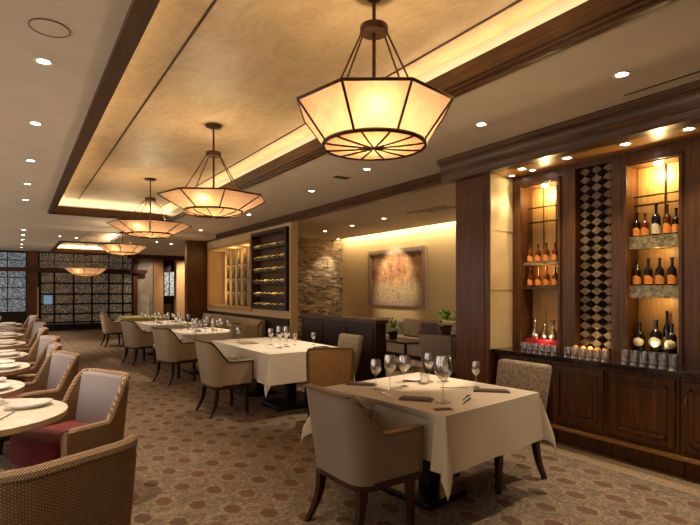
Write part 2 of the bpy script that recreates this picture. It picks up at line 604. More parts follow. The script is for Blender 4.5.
# raised tray ceiling with two reveals
bm = BM(); box(bm, TX0 - 0.0, TY0, UZ, TX1, TY1, 3.5)
struct('ceiling_tray', bm, M['gold'])
bm = BM(); box(bm, T2[0], T2[1], 3.12, T2[2], T2[3], 3.5)
struct('ceiling_far_tray', bm, M['gold'])
for i, x in enumerate((1.0, 2.53)):
    bm = BM(); box(bm, x - 0.008, TY0 + 0.3, UZ - 0.006, x + 0.008, TY1 - 0.15, UZ + 0.01)
    struct('trim_%d' % (i + 1), bm, M['groove'])

def tray_frame(n, X0, Y0, X1, Y1, z, w=0.12, h=0.12, drop=0.035):
    # stepped wooden frame: bottom board with a smaller moulding, mitred as four runs
    bm = BM()
    for (a, b, c, d, dz0, dz1) in ((0.0, 0.045, 0, 0, -drop, 0.05), (0.045, 0.085, 0, 0, -drop * 0.55, 0.07), (0.085, w, 0, 0, -0.004, h)):
        box(bm, X0 + a - 0.03, Y0 + a - 0.03, z + dz0, X0 + b - 0.03, Y1 - a + 0.03, z + dz1)
        box(bm, X1 - b + 0.03, Y0 + a - 0.03, z + dz0, X1 - a + 0.03, Y1 - a + 0.03, z + dz1)
        box(bm, X0 + b - 0.03, Y0 + a - 0.03, z + dz0, X1 - b + 0.03, Y0 + b - 0.03, z + dz1)
        box(bm, X0 + b - 0.03, Y1 - b + 0.03, z + dz0, X1 - b + 0.03, Y1 - a + 0.03, z + dz1)
    return struct('trim_%d' % n, bm, M['wood_y'])
tray_frame(3, TX0, TY0, TX1, TY1, HZ)
tray_frame(4, T2[0], T2[1], T2[2], T2[3], LZ)
# cove strips behind the frames
strip_y(TX0 + 0.04, TY0, TY1, 3.13, 11, 0.55, 1)
strip_y(TX1 - 0.04, TY0, TY1, 3.13, 12, -0.55, 1)
strip_x(TY1 - 0.04, TX0, TX1, 3.13, 6, -0.55, 1)
strip_x(T2[3] - 0.04, T2[0], T2[2], 3.03, 16, -0.55, 1)
strip_y(T2[2] - 0.04, T2[1], T2[3], 3.03, 12, -0.55, 1)
strip_y(R2[2] - 0.02, R2[1], R2[3], 2.96, 6, -0.6, 1)

# walls
bm = BM(); box(bm, XL - 0.1, YB, 0, XL, YF, 3.5); struct('wall_left', bm, M['cream'])
bm = BM(); box(bm, XL, YB - 0.1, 0, XR, YB, 3.5); struct('wall_back', bm, M['cream'])
bm = BM(); box(bm, 5.02, YB, 0, 5.12, 4.15, 3.5); struct('wall_right', bm, M['wood_dark'])
bm = BM(); box(bm, 4.75, 4.15, 0, XR, 4.3, 3.5); struct('wall_alcove_near', bm, M['cream'])
bm = BM(); box(bm, XR, 4.15, 0, XR + 0.1, YF, 3.5); struct('wall_alcove', bm, M['ochre'])
bm = BM(); box(bm, 4.9, 12.0, 0, XR, 12.2, 3.5); struct('wall_stone_backing', bm, M['cream'])
bm = BM(); box(bm, 7.4, 4.32, 2.9, 7.45, 11.9, 3.0); struct('trim_5', bm, M['ceiling'])
strip_y(7.5, 4.4, 11.8, 3.02, 46, 0.75, -0.45, (255, 228, 182), 0.06)

# ledge-stone face
bm = BM()
lay = bm.faces.layers.float.new('tone')
z = 0.0
rs = random.Random(3)
while z < 2.9:
    h = rs.choice((0.025, 0.035, 0.045, 0.06))
    h = min(h, 2.9 - z)
    x = 5.6 - rs.random() * 0.3
    while x < XR:
        w = rs.uniform(0.07, 0.26)
        x1 = min(x + w, XR)
        if x1 > 5.6:
            n0 = set(bm.faces)
            box(bm, max(x, 5.6) + 0.003, 11.93 - rs.uniform(0, 0.035), z + 0.003, x1 - 0.003, 12.0, z + h - 0.002)
            tone = rs.random()
            for f in bm.faces:
                if f not in n0:
                    f[lay] = tone
        x = x1
    z += h
o = struct('wall_stone', bm, M['stone'])

# display wall on the right (rack and lit niche)
WX = 4.56
bm = BM()
box(bm, WX, 8.95, 0.0, 4.72, 9.02, 3.0)
box(bm, WX, 9.02, 0.0, 4.72, 10.82, 1.08)
box(bm, WX, 9.02, 2.78, 4.72, 10.82, 3.0)
box(bm, WX, 10.82, 0.0, 5.1, 11.0, 3.0)
box(bm, WX, 11.0, 0.0, 5.1, 14.05, 1.08)
box(bm, WX, 11.0, 2.6, 5.1, 14.05, 3.0)
box(bm, 5.0, 11.0, 1.08, 5.1, 14.05, 2.6)
box(bm, WX, 14.05, 0.0, 5.1, 14.2, 3.0)
struct('wall_display', bm, M['cream'])
bm = BM()
for (a, b, c, d) in ((10.9, 11.0, 1.0, 2.68), (14.05, 14.13, 1.0, 2.68)):
    box(bm, WX - 0.03, a, c, WX, b, d)
box(bm, WX - 0.03, 11.0, 2.6, WX, 14.05, 2.68)
box(bm, WX - 0.03, 11.0, 1.0, WX, 14.05, 1.08)
struct('trim_6', bm, plain('orange_casing', (186, 142, 92), 0.6))
bm = BM(); box(bm, WX - 0.04, 9.0, 0.0, WX, 14.2, 0.92, 0.006); struct('trim_7', bm, M['wood_dark'])
# mahogany column closing the display wall
bm = BM()
box(bm, 3.99, 14.2, 0.0, 5.1, 14.45, 2.95)
box(bm, 3.96, 14.17, 0.0, 5.1, 14.46, 0.22, 0.01)
struct('wall_column', bm, M['mahogany'])
# wood band under the ceiling along the alcove edge
bm = BM()
prism_y(bm, [(4.50, 3.0), (4.50, 2.93), (4.53, 2.9), (4.53, 2.86), (4.62, 2.86), (4.62, 3.0)], 4.1, 14.2)
struct('trim_8', bm, M['wood_y'])
bm = BM(); box(bm, XL, 13.27, 2.9, 4.5, 13.3, 3.0); struct('trim_9', bm, M['ceiling'])

# far wall : piers, lintel, glazing
bm = BM()
box(bm, XL, YF, 0, XR, YF + 0.1, 3.5)
struct('wall_far', bm, M['wood_dark'])
bm = BM()
box(bm, 0.32, 21.2, 0, 0.66, YF, 2.9)
box(bm, 3.86, 21.2, 0, 4.02, YF, 2.9)
struct('wall_far_pier', bm, M['mahogany'])
bm = BM(); box(bm, 4.62, 21.2, 0, 5.0, YF, 2.9); struct('wall_far_brown', bm, plain('brown_wall_panel', (142, 104, 66), 0.8))
bm = BM(); box(bm, 5.5, 21.1, 0, 6.6, YF, 2.9); struct('wall_far_panel', bm, plain('tan_wall_panel', (176, 138, 92), 0.8))
bm = BM(); box(bm, 4.02, 21.35, 0, 4.62, YF, 2.75); struct('wall_far_grey', bm, plain('grey_wall_panel', (158, 146, 128), 0.8, 0, 0.15, 3))
bm = BM(); box(bm, XL, 21.0, 2.16, 4.35, 21.2, 2.3, 0.01); struct('trim_10', bm, wood('red_lintel', (56, 24, 18), (84, 38, 28), 'x'))
bm = BM(); box(bm, 3.6, 20.9, 2.72, XR, 21.1, 2.9, 0.01); struct('trim_11', bm, M['wood_x'])

def glazing(root, X0, X1, z0, z1, xs, zs, ym, gmat, fr=0.03, frn='window_frame', pn='pane', dep=0.06):
    f = BM()
    for x in [X0] + xs + [X1]:
        box(f, x - fr / 2, ym - dep, z0, x + fr / 2, ym, z1)
    for zz in [z0] + zs + [z1]:
        box(f, X0, ym - dep, zz - fr / 2, X1, ym, zz + fr / 2)
    fo = obj(frn, f, M['black'], root)
    XX = [X0] + xs + [X1]
    for a, b in zip(XX, XX[1:]):
        g = BM(); box(g, a + fr / 2, ym - dep * 0.6, z0, b - fr / 2, ym - dep * 0.4, z1)
        obj(pn, g, gmat, root)
w1 = bpy.data.objects.new('window_1', None); COL.objects.link(w1); w1['kind'] = 'structure'
glazing(w1, -2.5, 0.3, 0.72, 2.84, [-1.9, -1.3, -0.75, -0.25], [1.18, 1.58, 1.95, 2.56], 21.4, M['window_glass'])
w2 = bpy.data.objects.new('window_2', None); COL.objects.link(w2); w2['kind'] = 'structure'
glazing(w2, 0.7, 3.84, 2.3, 2.86, [1.17, 1.79, 2.4, 2.99, 3.49], [2.56], 21.4, M['crackle'])
for i, yw in enumerate((0.2, 3.4, 6.6, 9.8, 13.0, 16.2, 19.2)):  # unseen left-wall windows, added with area lamps to supply soft fill
    fill_window = bpy.data.objects.new('window_%d' % (i + 4), None); COL.objects.link(fill_window); fill_window['kind'] = 'structure'
    f = BM()
    for yy in (yw - 1.1, yw - 0.37, yw + 0.37, yw + 1.1):
        box(f, XL, yy - 0.03, 0.7, XL + 0.06, yy + 0.03, 2.7)
    for zz in (0.7, 2.0, 2.7):
        box(f, XL, yw - 1.1, zz - 0.03, XL + 0.06, yw + 1.1, zz + 0.03)
    obj('window_frame', f, M['black'], fill_window)
    f = BM(); box(f, XL + 0.005, yw - 1.1, 0.7, XL + 0.02, yw + 1.1, 2.7); obj('pane', f, M['window_glass'], fill_window)
    strip_y(XL + 0.1, yw - 1.05, yw + 1.05, 1.7, WINDOW_FILL, 1, 0.0, (250, 236, 220), 1.9)
scr = thing('folding_screen', 'tall dark-framed screen of crackled glass panels across the far end of the room', 'screen', (0, 0, 0))
glazing(scr, 0.73, 3.84, 0.1, 2.16, [1.17, 1.79, 2.40, 2.99, 3.49], [0.3, 0.62, 0.98, 1.35, 1.75], 21.35, M['crackle'], 0.06, 'frame', 'glass_panel')
bm = BM(); box(bm, 0.7, 21.25, 0.0, 3.86, 21.38, 0.24); obj('base_rail', bm, M['black'], scr)
bm = BM(); box(bm, 0.84, 21.22, 0.98, 1.1, 21.28, 1.3)
tag(obj('television', bm, [M['screen_blue']]), 'small screen glowing blue on the left of the glass partition', 'screen')
w3 = bpy.data.objects.new('window_3', None); COL.objects.link(w3); w3['kind'] = 'structure'
glazing(w3, 5.04, 5.46, 1.25, 2.25, [5.25], [], 21.3, M['window_glass'])
bm = BM(); box(bm, 0.0, 0, 0, 0.05, 0.05, 1.6, 0.01)
tag(obj('post', bm, plain('pale_post', (170, 146, 116), 0.6), None, (0.62, 20.9, 0)), 'slim pale post standing before the red far pier', 'post')

# ------------------------------------------------------------------ bar wall: pilaster, crown, soffit, cabinets
FX = 4.62      # face of the display cabinets
bm = BM()
box(bm, 4.25, 3.66, 0, 4.75, 4.15, 2.75)
box(bm, 4.225, 3.64, 0, 4.75, 4.17, 0.2, 0.01)
box(bm, 4.24, 3.72, 0.3, 4.26, 4.09, 2.6, 0.008)
struct('wall_pilaster', bm, M['mahogany'])
bm = BM(); box(bm, 4.262, 3.645, 0.86, 4.76, 3.665, 2.75); 
for zz in (1.5, 2.15):
    box(bm, 4.262, 3.641, zz, 4.76, 3.665, zz + 0.004)
struct('wall_niche', bm, M['marble'])
# stepped crown
prof = [(4.05, 3.0), (4.05, 2.985), (4.058, 2.975), (4.058, 2.96)]
for k in range(9):
    a_ = k / 8 * PI / 2
    prof.append((4.066 + 0.088 * math.sin(a_), 2.95 - 0.1 * (1 - math.cos(a_))))
prof += [(4.160, 2.846), (4.160, 2.836), (4.172, 2.83)]
for k in range(5):
    a_ = k / 4 * PI / 2
    prof.append((4.174 + 0.018 * math.sin(a_), 2.822 - 0.03 * (1 - math.cos(a_))))
prof += [(4.196, 2.78), (4.2, 2.75), (4.26, 2.75), (4.26, 3.0)]
prof = [(4.05 + (x_ - 4.05) * 0.5 if x_ < 4.21 else x_, z_) for x_, z_ in prof]
bm = BM(); prism_y(bm, prof, YB, 4.25)
for (x, z0, z1, y1) in ((4.05, 2.97, 3.0, 4.25), (4.085, 2.925, 2.97, 4.22), (4.125, 2.87, 2.925, 4.19), (4.165, 2.82, 2.87, 4.17)):
    pass
struct('trim_12', bm, M['wood_y'])
bm = BM(); box(bm, 4.25, YB, 2.75, 5.02, 4.15, 2.8); struct('ceiling_soffit', bm, M['soffit'])
bm = BM(); box(bm, 4.45, 4.15, 2.75, 4.75, 4.25, 3.0); struct('trim_13', bm, M['wood_x'])

# base cabinets, one per unit
def base_cabinet(y0, y1, label, handle=False, doors=1):
    r = thing('base_cabinet', label, 'cabinet', (0, 0, 0), 0, None)
    bm = BM(); box(bm, 4.37, y0 + 0.004, 0.2, 4.98, y1 - 0.004, 0.82)
    box(bm, 4.45, y0 + 0.004, 0.0, 4.98, y1 - 0.004, 0.2)
    obj('body', bm, M['wood_z'], r)
    n = doors
    w = (y1 - y0) / n
    for i in range(n):
        a, b = y0 + i * w + 0.03, y0 + (i + 1) * w - 0.03
        bm = BM()
        box(bm, 4.345, a, 0.24, 4.37, b, 0.78, 0.004)
        d = obj('door', bm, M['wood_z'], r)
        bm = BM()
        for (p, q, s, t_) in ((a + 0.05, a + 0.075, 0.29, 0.73), (b - 0.075, b - 0.05, 0.29, 0.73)):
            box(bm, 4.333, p, s, 4.347, q, t_, 0.005)
        box(bm, 4.333, a + 0.05, 0.705, 4.347, b - 0.05, 0.73, 0.005)
        box(bm, 4.333, a + 0.05, 0.29, 4.347, b - 0.05, 0.315, 0.005)
        box(bm, 4.338, a + 0.1, 0.34, 4.347, b - 0.1, 0.68, 0.004)
        obj('raised_panel', bm, M['wood_z'], d)
        if handle:
            bm = BM(); tube(bm, [(4.345, b - 0.03, 0.66), (4.32, b - 0.03, 0.66), (4.32, b - 0.03, 0.6), (4.345, b - 0.03, 0.6)], 0.006, 6)
            obj('handle', bm, M['brass'], d)
    return r
base_cabinet(2.98, 3.64, 'walnut base cabinet under the counter, nearest the pilaster behind the tweed chair')
base_cabinet(2.42, 2.98, 'walnut base cabinet under the lattice wine rack, left of the fully seen door')
base_cabinet(1.84, 2.42, 'walnut base cabinet with a raised panel door under the tall bottle cabinet on the right')
base_cabinet(1.26, 1.84, 'walnut base cabinet with a small brass handle cut by the right edge of the photo', True)
bm = BM(); box(bm, 4.29, 1.0, 0.82, 5.0, 3.66, 0.865, 0.006)
tag(obj('countertop', bm, M['counter']), 'long polished dark stone counter running under the bottle cabinets', 'counter')
bm = BM(); box(bm, 4.33, 1.0, 0.16, 4.445, 3.64, 0.197, 0.008, 2)
tag(obj('foot_rail', bm, M['brass']), 'thin brass strip along the foot of the bar cabinets', 'rail')

# upper display cabinets
def upper_cabinet(y0, y1, label, op, shelves, rods, name='display_cabinet'):
    """op: opening y range"""
    r = thing(name, label, 'cabinet', (0, 0, 0))
    bm = BM()
    box(bm, 4.825, y0, 0.866, 5.0, y1, 2.75)
    box(bm, FX, y0, 0.866, 4.825, op[0], 2.75)
    box(bm, FX, op[1], 0.866, 4.825, y1, 2.75)
    box(bm, FX, op[0], 2.62, 4.825, op[1], 2.75)
    obj('carcass', bm, M['wood_z'], r)
    bm = BM(); box(bm, 4.81, op[0] + 0.001, 0.868, 4.824, op[1] - 0.001, 2.619); obj('back_panel', bm, M['onyx'], r)
    bm = BM()
    for yy in (op[0] - 0.03, op[1]):
        box(bm, FX - 0.02, yy, 0.866, FX, yy + 0.03, 2.66, 0.006)
    box(bm, FX - 0.02, op[0] - 0.03, 2.63, FX, op[1] + 0.03, 2.66, 0.006)
    obj('moulding', bm, M['wood_z'], r)
    for z0, z1, m in shelves:
        bm = BM(); box(bm, FX + 0.03, op[0], z0, 4.809, op[1], z1)
        obj('shelf', bm, m, r)
    for zz in rods:
        bm = BM(); tube(bm, [(FX + 0.12, op[0], zz), (FX + 0.12, op[1], zz)], 0.008, 8)
        obj('rail', bm, M['bronze'], r)
    return r
shelf_lit = plain('frosted_shelf_glass', (120, 108, 72), 0.3, 0, 0.4, 30)
cabL = upper_cabinet(2.98, 3.64, 'left display cabinet with hanging rails and glowing amber bottles beside the pale stone return', (3.07, 3.52),
                     [(1.77, 1.80, shelf_lit), (1.51, 1.54, M['wood_y'])], [2.40, 2.24])
bm = BM()
for yy in (3.22, 3.37):
    tube(bm, [(4.8, yy, 1.8), (4.8, yy, 2.62)], 0.006, 6)
obj('divider', bm, M['bronze'], cabL)
cabR = upper_cabinet(1.80, 2.42, 'right display cabinet with three tiers of bottles on lit shelves', (1.95, 2.375),
                     [(1.87, 1.98, shelf_lit), (1.43, 1.54, shelf_lit)], [2.35, 2.27])
bm = BM(); tube(bm, [(4.8, 2.14, 1.98), (4.8, 2.14, 2.62)], 0.008, 6); obj('divider', bm, M['bronze'], cabR)
cabF = upper_cabinet(1.0, 1.80, 'dark wooden end of the display wall cut by the right edge of the photo', (1.1, 1.6), [(1.5, 1.53, M['wood_y'])], [])
# lattice wine rack
lat = thing('wine_rack', 'tall narrow lattice wine rack of diamond cells between the two bottle cabinets', 'wine rack', (0, 0, 0))
bm = BM()
box(bm, 4.97, 2.42, 0.866, 5.0, 2.98, 2.75)
box(bm, FX, 2.42, 0.866, 4.97, 2.53, 2.75); box(bm, FX, 2.89, 0.866, 4.97, 2.98, 2.75)
box(bm, FX, 2.53, 2.70, 4.97, 2.89, 2.75)
obj('carcass', bm, M['wood_z'], lat)
bm = BM()
for i in range(3):
    for k in range(21):
        cy = 2.59 + i * 0.12; cz = 0.98 + k * 0.0845
        hy, hz = 0.054, 0.040
        v = [bm.verts.new((FX + 0.07, cy + a * hy, cz + b * hz)) for a, b in ((1, 0), (0, 1), (-1, 0), (0, -1))]
        w = [bm.verts.new((FX + 0.2, cy + a * hy, cz + b * hz)) for a, b in ((1, 0), (0, 1), (-1, 0), (0, -1))]
        bm.faces.new(v); bm.faces.new(list(reversed(w)))
        for q in range(4):
            bm.faces.new((v[q], v[(q + 1) % 4], w[(q + 1) % 4], w[q]))
obj('diamond_lattice', bm, plain('pale_lattice_wood', (104, 84, 58), 0.6, 0, 0.25, 14), lat)
bm = BM(); box(bm, FX + 0.22, 2.53, 0.866, FX + 0.24, 2.89, 2.7)
obj('rack_back', bm, plain('dark_rack_back', (34, 18, 12), 0.7), lat)

# cabinet lamps
for (x, y, z_, w) in ((4.72, 3.3, 2.575, 6), (4.72, 2.16, 2.575, 7)):
    bm = BM(); lathe(bm, [(0.0, 0.0), (0.03, 0.0), (0.034, 0.012), (0.0, 0.012)], 14)
    tag(obj('cabinet_lamp', bm, M['lamp_disc'], None, (x, y, 2.607)), 'small puck lamp in the top of the %s display cabinet' % ('left' if y > 3 else 'right'), 'lamp')
    point((x, y, z_ - 0.05), w * 0.9, (255, 226, 160), 0.03)
point((4.66, 2.15, 1.84), 0.7, (255, 205, 120), 0.02)
point((4.66, 2.15, 1.40), 0.7, (255, 205, 120), 0.02)
point((4.66, 3.3, 1.74), 0.6, (255, 190, 110), 0.02)
point((4.62, 3.25, 1.0), 0.5, (255, 226, 180), 0.02)
point((4.585, 2.7, 0.99), 0.5, (255, 226, 180), 0.02)
point((4.63, 2.15, 1.02), 0.4, (255, 226, 180), 0.02)

# ---- bottles
def bottle_mesh(r, h, neck=0.4):
    bm = BM()
    b = h * (1 - neck)
    lathe(bm, [(0.0, 0), (r * 0.9, 0), (r, 0.008), (r, b * 0.92), (r * 0.85, b * 1.02), (r * 0.36, b * 1.16), (r * 0.32, h * 0.93), (r * 0.42, h * 0.94), (r * 0.42, h), (0, h)], 14)
    return bm
def make_bottle(name, r, h, bmat, lmat, label, loc, group, ball=False, rz=0.0):
    t = thing(name, label, 'bottle', loc, rz, group)
    obj('glass_body', bottle_mesh(r, h), bmat, t, smooth=True)
    bm = BM()
    if ball:
        lathe(bm, [(0, -0.045)] + [(0.045 * math.cos(a), 0.045 * math.sin(a)) for a in [(-80 + 20 * k) * PI / 180 for k in range(9)]] + [(0, 0.045)], 14, (-r * 0.45, 0, h * 0.3))
    else:
        n = 14
        A = []
        for k in range(n // 2 + 2):
            ang = PI / 2 + (k - 0.5) * 2 * PI / n
            zz = h * 0.24 + h * 0.14 * math.sin(PI * (k) / (n / 2 + 1))
            A.append((bm.verts.new((r * 1.03 * math.cos(ang), r * 1.03 * math.sin(ang), h * 0.05)), bm.verts.new((r * 1.03 * math.cos(ang), r * 1.03 * math.sin(ang), zz))))
        for p, q in zip(A, A[1:]):
            bm.faces.new((p[0], q[0], q[1], p[1]))
    obj('label', bm, lmat, t, smooth=True)
    return t
g1 = 'bottles on the top shelf of the right display cabinet'
ys = [2.335, 2.264, 2.17, 2.08, 2.008]
protoA = None
names = ['dark round-shouldered bottle with orange label at the left end of the top right shelf', 'short dark bottle second from left on the top right shelf',
         'tall stoppered black bottle with pale label in the middle of the top right shelf', 'amber bottle with yellow label fourth on the top right shelf',
         'yellow-labelled bottle at the right end of the top right shelf']
specs = [(0.032, 0.22, 'bottle_green', 'label_orange'), (0.03, 0.21, 'bottle_amber', 'label_orange'), (0.036, 0.28, 'bottle_green', 'label_cream'),
         (0.032, 0.26, 'bottle_amber', 'label_orange'), (0.032, 0.22, 'bottle_green', 'label_orange')]
for y, nm, (r, h, a, b) in zip(ys, names, specs):
    make_bottle('liquor_bottle', r, h, M[a], M[b], nm, (4.70, y, 1.981), g1)
g2 = 'bottles on the middle shelf of the right display cabinet'
p2 = make_bottle('liquor_bottle', 0.034, 0.24, M['bottle_green'], M['label_orange'], 'orange-labelled wine bottle at the left end of the middle right shelf', (4.70, 2.334, 1.541), g2)
for i, y in enumerate((2.234, 2.14, 2.04)):
    dup(p2, (4.70, y, 1.541), 0, 'orange-labelled wine bottle %s on the middle right shelf' % ('second from left', 'third from left', 'at the right end')[i], g2)
g3 = 'bottles with pale round labels on the lowest tier of the right cabinet'
p3 = make_bottle('liquor_bottle', 0.042, 0.25, M['bottle_green'], M['label_cream'], 'squat dark bottle with a pale round label, left of three on the bottom right tier', (4.71, 2.315, 0.955), g3, True)
dup(p3, (4.71, 2.175, 0.955), 0, 'dark bottle with a pale round label, middle of three on the bottom right tier', g3, 1.12)
dup(p3, (4.71, 2.05, 0.955), 0, 'squat dark bottle with a pale round label, right of three on the bottom right tier', g3)
p3b = make_bottle('liquor_bottle', 0.03, 0.36, M['bottle_green'], M['label_cream'], 'tallest gold-necked bottle behind the round-labelled bottles on the bottom right tier', (4.775, 2.115, 0.955), 'back bottles of the right cabinet')
bm = BM(); box(bm, 4.655, 1.953, 0.867, 4.807, 2.372, 0.954); tag(obj('plinth', bm, M['wood_dark']), 'dark raised step holding the round-labelled bottles in the right cabinet', 'shelf')
g4 = 'amber bottles on the upper shelf of the left display cabinet'
p4 = make_bottle('liquor_bottle', 0.031, 0.2, M['bottle_amber'], M['label_orange'], 'amber bottle with glowing label at the left end of the upper left cabinet shelf', (4.70, 3.47, 1.801), g4)
for i, y in enumerate((3.37, 3.268, 3.166)):
    dup(p4, (4.70, y, 1.801), 0, 'amber bottle with glowing label %s on the upper left cabinet shelf' % ('second from left', 'third from left', 'at the right end')[i], g4)
g5 = 'amber bottles on the lower shelf of the left display cabinet'
for i, y in enumerate((3.47, 3.37, 3.268, 3.166)):
    dup(p4, (4.70, y, 1.541), 0, 'amber bottle with glowing label %s on the lower left cabinet shelf' % ('at the left end', 'second from left', 'third from left', 'at the right end')[i], g5)
bm = BM(); box(bm, 4.65, 3.09, 0.905, 4.79, 3.5, 0.97, 0.006)
tag(obj('tray_box', bm, M['red_box']), 'long red lacquer box at the foot of the left display cabinet', 'box')
bm = BM(); box(bm, 4.655, 3.075, 0.867, 4.807, 3.515, 0.904); tag(obj('plinth', bm, M['wood_dark']), 'dark step under the red lacquer box', 'shelf')
def decanter(loc, s, label):
    bm = BM(); lathe(bm, [(0, 0), (0.05, 0), (0.06, 0.03), (0.05, 0.1), (0.018, 0.16), (0.016, 0.24), (0.03, 0.26), (0.03, 0.28), (0, 0.29)], 14)
    o = tag(obj('decanter', bm, M['steel'], None, loc, smooth=True), label, 'decanter', 'shining decanters above the red box')
    o.scale = (s, s, s)
decanter((4.72, 3.42, 0.972), 0.8, 'tall polished decanter at the left over the red box')
decanter((4.74, 3.315, 0.972), 0.62, 'shorter polished decanter in the middle over the red box')
decanter((4.72, 3.2, 0.972), 0.74, 'polished decanter at the right over the red box')

# tumblers on the counter
bm = BM(); lathe(bm, [(0, 0.004), (0.026, 0.004), (0.031, 0.075), (0.034, 0.075), (0.029, 0), (0, 0)], 14)
tum = obj('tumbler', bm, M['glass'], None, (4.52, 3.42, 0.866), smooth=True)
tag(tum, 'clear tumbler at the left end of the row before the red box', 'glass', 'tumblers before the left display cabinet')
for i in range(1, 6):
    t_ = tum.copy(); COL.objects.link(t_); t_.location = (4.52, 3.42 - i * 0.072, 0.866)
    t_['label'] = 'clear tumbler, %s from the left in the row before the red box' % ordinal(i)
for i in range(6):
    t_ = tum.copy(); COL.objects.link(t_); t_.location = (4.5, 2.9 - i * 0.075, 0.866)
    t_['label'] = 'clear tumbler, %s from the left in the row before the lattice wine rack' % ordinal(i)
    t_['group'] = 'tumblers before the wine rack'
for i in range(6):
    t_ = tum.copy(); COL.objects.link(t_); t_.location = (4.5, 2.34 - i * 0.078, 0.866); t_.scale = (1.05, 1.05, 1.35)
    t_['label'] = 'tall clear tumbler, %s from the left before the right bottle cabinet' % ordinal(i)
    t_['group'] = 'tall tumblers before the right display cabinet'
for i in range(5):
    bm = BM(); lathe(bm, [(0, 0), (0.028, 0), (0.03, 0.06), (0.02, 0.085), (0, 0.09)], 12)
    tag(obj('jar', bm, plain('honey_jar_%d' % i, (206, 150, 80), 0.3), None, (4.6, 2.87 - i * 0.075, 0.866)), 'small honey-coloured jar, %s from the left at the foot of the lattice rack' % ordinal(i), 'jar', 'jars under the wine rack')

# ------------------------------------------------------------------ downlights
def downlight(x, y, z, label, w=26, ang=75, group='recessed ceiling downlights', r=0.038, target=None):
    t = thing('downlight', label, 'ceiling light', (x, y, z), 0, group)
    bm = BM(); lathe(bm, [(r, -0.004), (r + 0.016, -0.008), (r + 0.02, 0.0), (r, 0.0)], 20); obj('trim_ring', bm, M['white_trim'], t, smooth=True)
    bm = BM(); lathe(bm, [(0, -0.003), (r, -0.003)], 20); obj('lens', bm, M['lamp_disc'], t)
    if w:
        spot((x, y, z - 0.03), w, ang, 0.7, target)
Lrow = [3.84, 5.31, 6.87, 8.4, 9.9]
for i, y in enumerate(Lrow):
    downlight(0.15 - i * 0.005, y, HZ, 'recessed downlight over the left tables, %s from the front in its row' % ordinal(i), 44 if i < 3 else 34)
for i, (y, z) in enumerate(((13.9, LZ), (15.2, LZ), (16.6, LZ), (18.2, LZ), (19.6, LZ))):
    downlight(0.15, y, z, 'far recessed downlight beyond the ceiling step, %s from the step in the left row' % ordinal(i), 30)
for i, (x, y) in enumerate(((3.5, 1.84), (3.5, 3.1), (3.62, 5.04), (3.72, 6.62), (3.85, 9.38), (3.85, 12.5))):
    downlight(x, y, HZ, 'recessed downlight between the tray and the bar side, %s from the front' % ordinal(i), (36, 75, 46, 40, 70, 70)[i], (60, 26, 44, 50, 34, 34)[i],
              target=[(3.3, 1.9, 0), (2.82, 3.16, 0.75), (3.1, 5.6, 0.75), (3.0, 6.4, .75), (2.86, 9.2, .75), (2.84, 11.9, .75)][i])
for i, (x, y) in enumerate(((0.95, 15.0), (1.35, 15.2), (3.4, 15.2), (3.9, 15.6), (5.2, 18.5))):  # the rightmost is added to brighten the tan far panel
    downlight(x, y, LZ, 'faint recessed downlight in the far ceiling, %s from the left' % ordinal(i), 24)
for i, (x, y) in enumerate(((5.98, 7.76), (6.06, 9.0), (6.1, 10.2), (6.6, 6.3))):  # the fourth is added to brighten the dim sofa
    downlight(x, y, LZ, 'recessed downlight in the alcove ceiling, %s from the front' % ordinal(i), (26, 24, 8, 24)[i])
for (x, y) in ((5.9, 19.9), (4.5, 19.9)):  # spots without fittings, added to brighten the far right panels
    spot((x, y, LZ - 0.03), 80 if x > 5 else 26, 80, 0.7, (x, 21.3, 1.4))
downlight(7.35, 11.6, LZ, 'recessed downlight close against the stone wall, washing it', 24, 64, target=(6.7, 11.95, 0.6))
for i, y in enumerate((3.3, 2.79, 2.246, 1.763)):
    downlight(4.33, y, 2.749, 'small downlight in the wooden soffit over the bar counter, %s from the pilaster' % ordinal(i), 9, 80, 'soffit downlights over the bar', 0.034)
downlight(4.47, 3.27, 2.749, 'small downlight in the soffit just in front of the left display cabinet', 3, 60, 'soffit downlights over the bar', 0.026)
downlight(4.5, 3.56, 2.749, 'small downlight in the soffit washing the pale stone return', 9, 46, 'soffit downlights over the bar', 0.026, (4.55, 3.66, 0.86))
for (x, y) in ((0.15, 2.35), (0.15, 0.85), (3.5, 0.5)):  # unseen spots without fittings, added as fill for chairs and ceiling
    spot((x, y, HZ - 0.03), 30, 75, 0.7)
bm = BM(); lathe(bm, [(0, -0.006), (0.09, -0.006), (0.1, -0.004), (0.1, 0), (0, 0)], 28)
spk = tag(obj('ceiling_speaker', bm, M['ceiling'], None, (0.16, 3.33, HZ), smooth=True), 'flush round speaker grille in the left ceiling near the front downlight', 'speaker')
bm = BM(); lathe(bm, [(0.1, -0.008), (0.103, -0.008), (0.103, 0.0), (0.1, 0.0), (0.1, -0.008)], 28); obj('rim', bm, plain('speaker_rim', (110, 92, 74), 0.7), spk)
bm = BM(); box(bm, 3.89, 0.2, HZ - 0.004, 3.905, 2.03, HZ); tag(obj('slot_diffuser', bm, M['chrome_dark']), 'thin dark slot diffuser in the ceiling before the bar crown', 'vent')
bm = BM(); 
for k in range(3):
    box(bm, 5.9 + k * 0.12, 6.0, LZ - 0.006, 5.94 + k * 0.12, 7.0 - 0.15 * k, LZ)
tag(obj('ceiling_vent', bm, M['chrome_dark']), 'slotted dark air vent in the alcove ceiling', 'vent')
bm = BM(); box(bm, 3.5, 5.55, HZ - 0.006, 3.72, 5.66, HZ); tag(obj('air_grille', bm, M['chrome_dark']), 'small dark air grille between two ceiling downlights', 'vent')

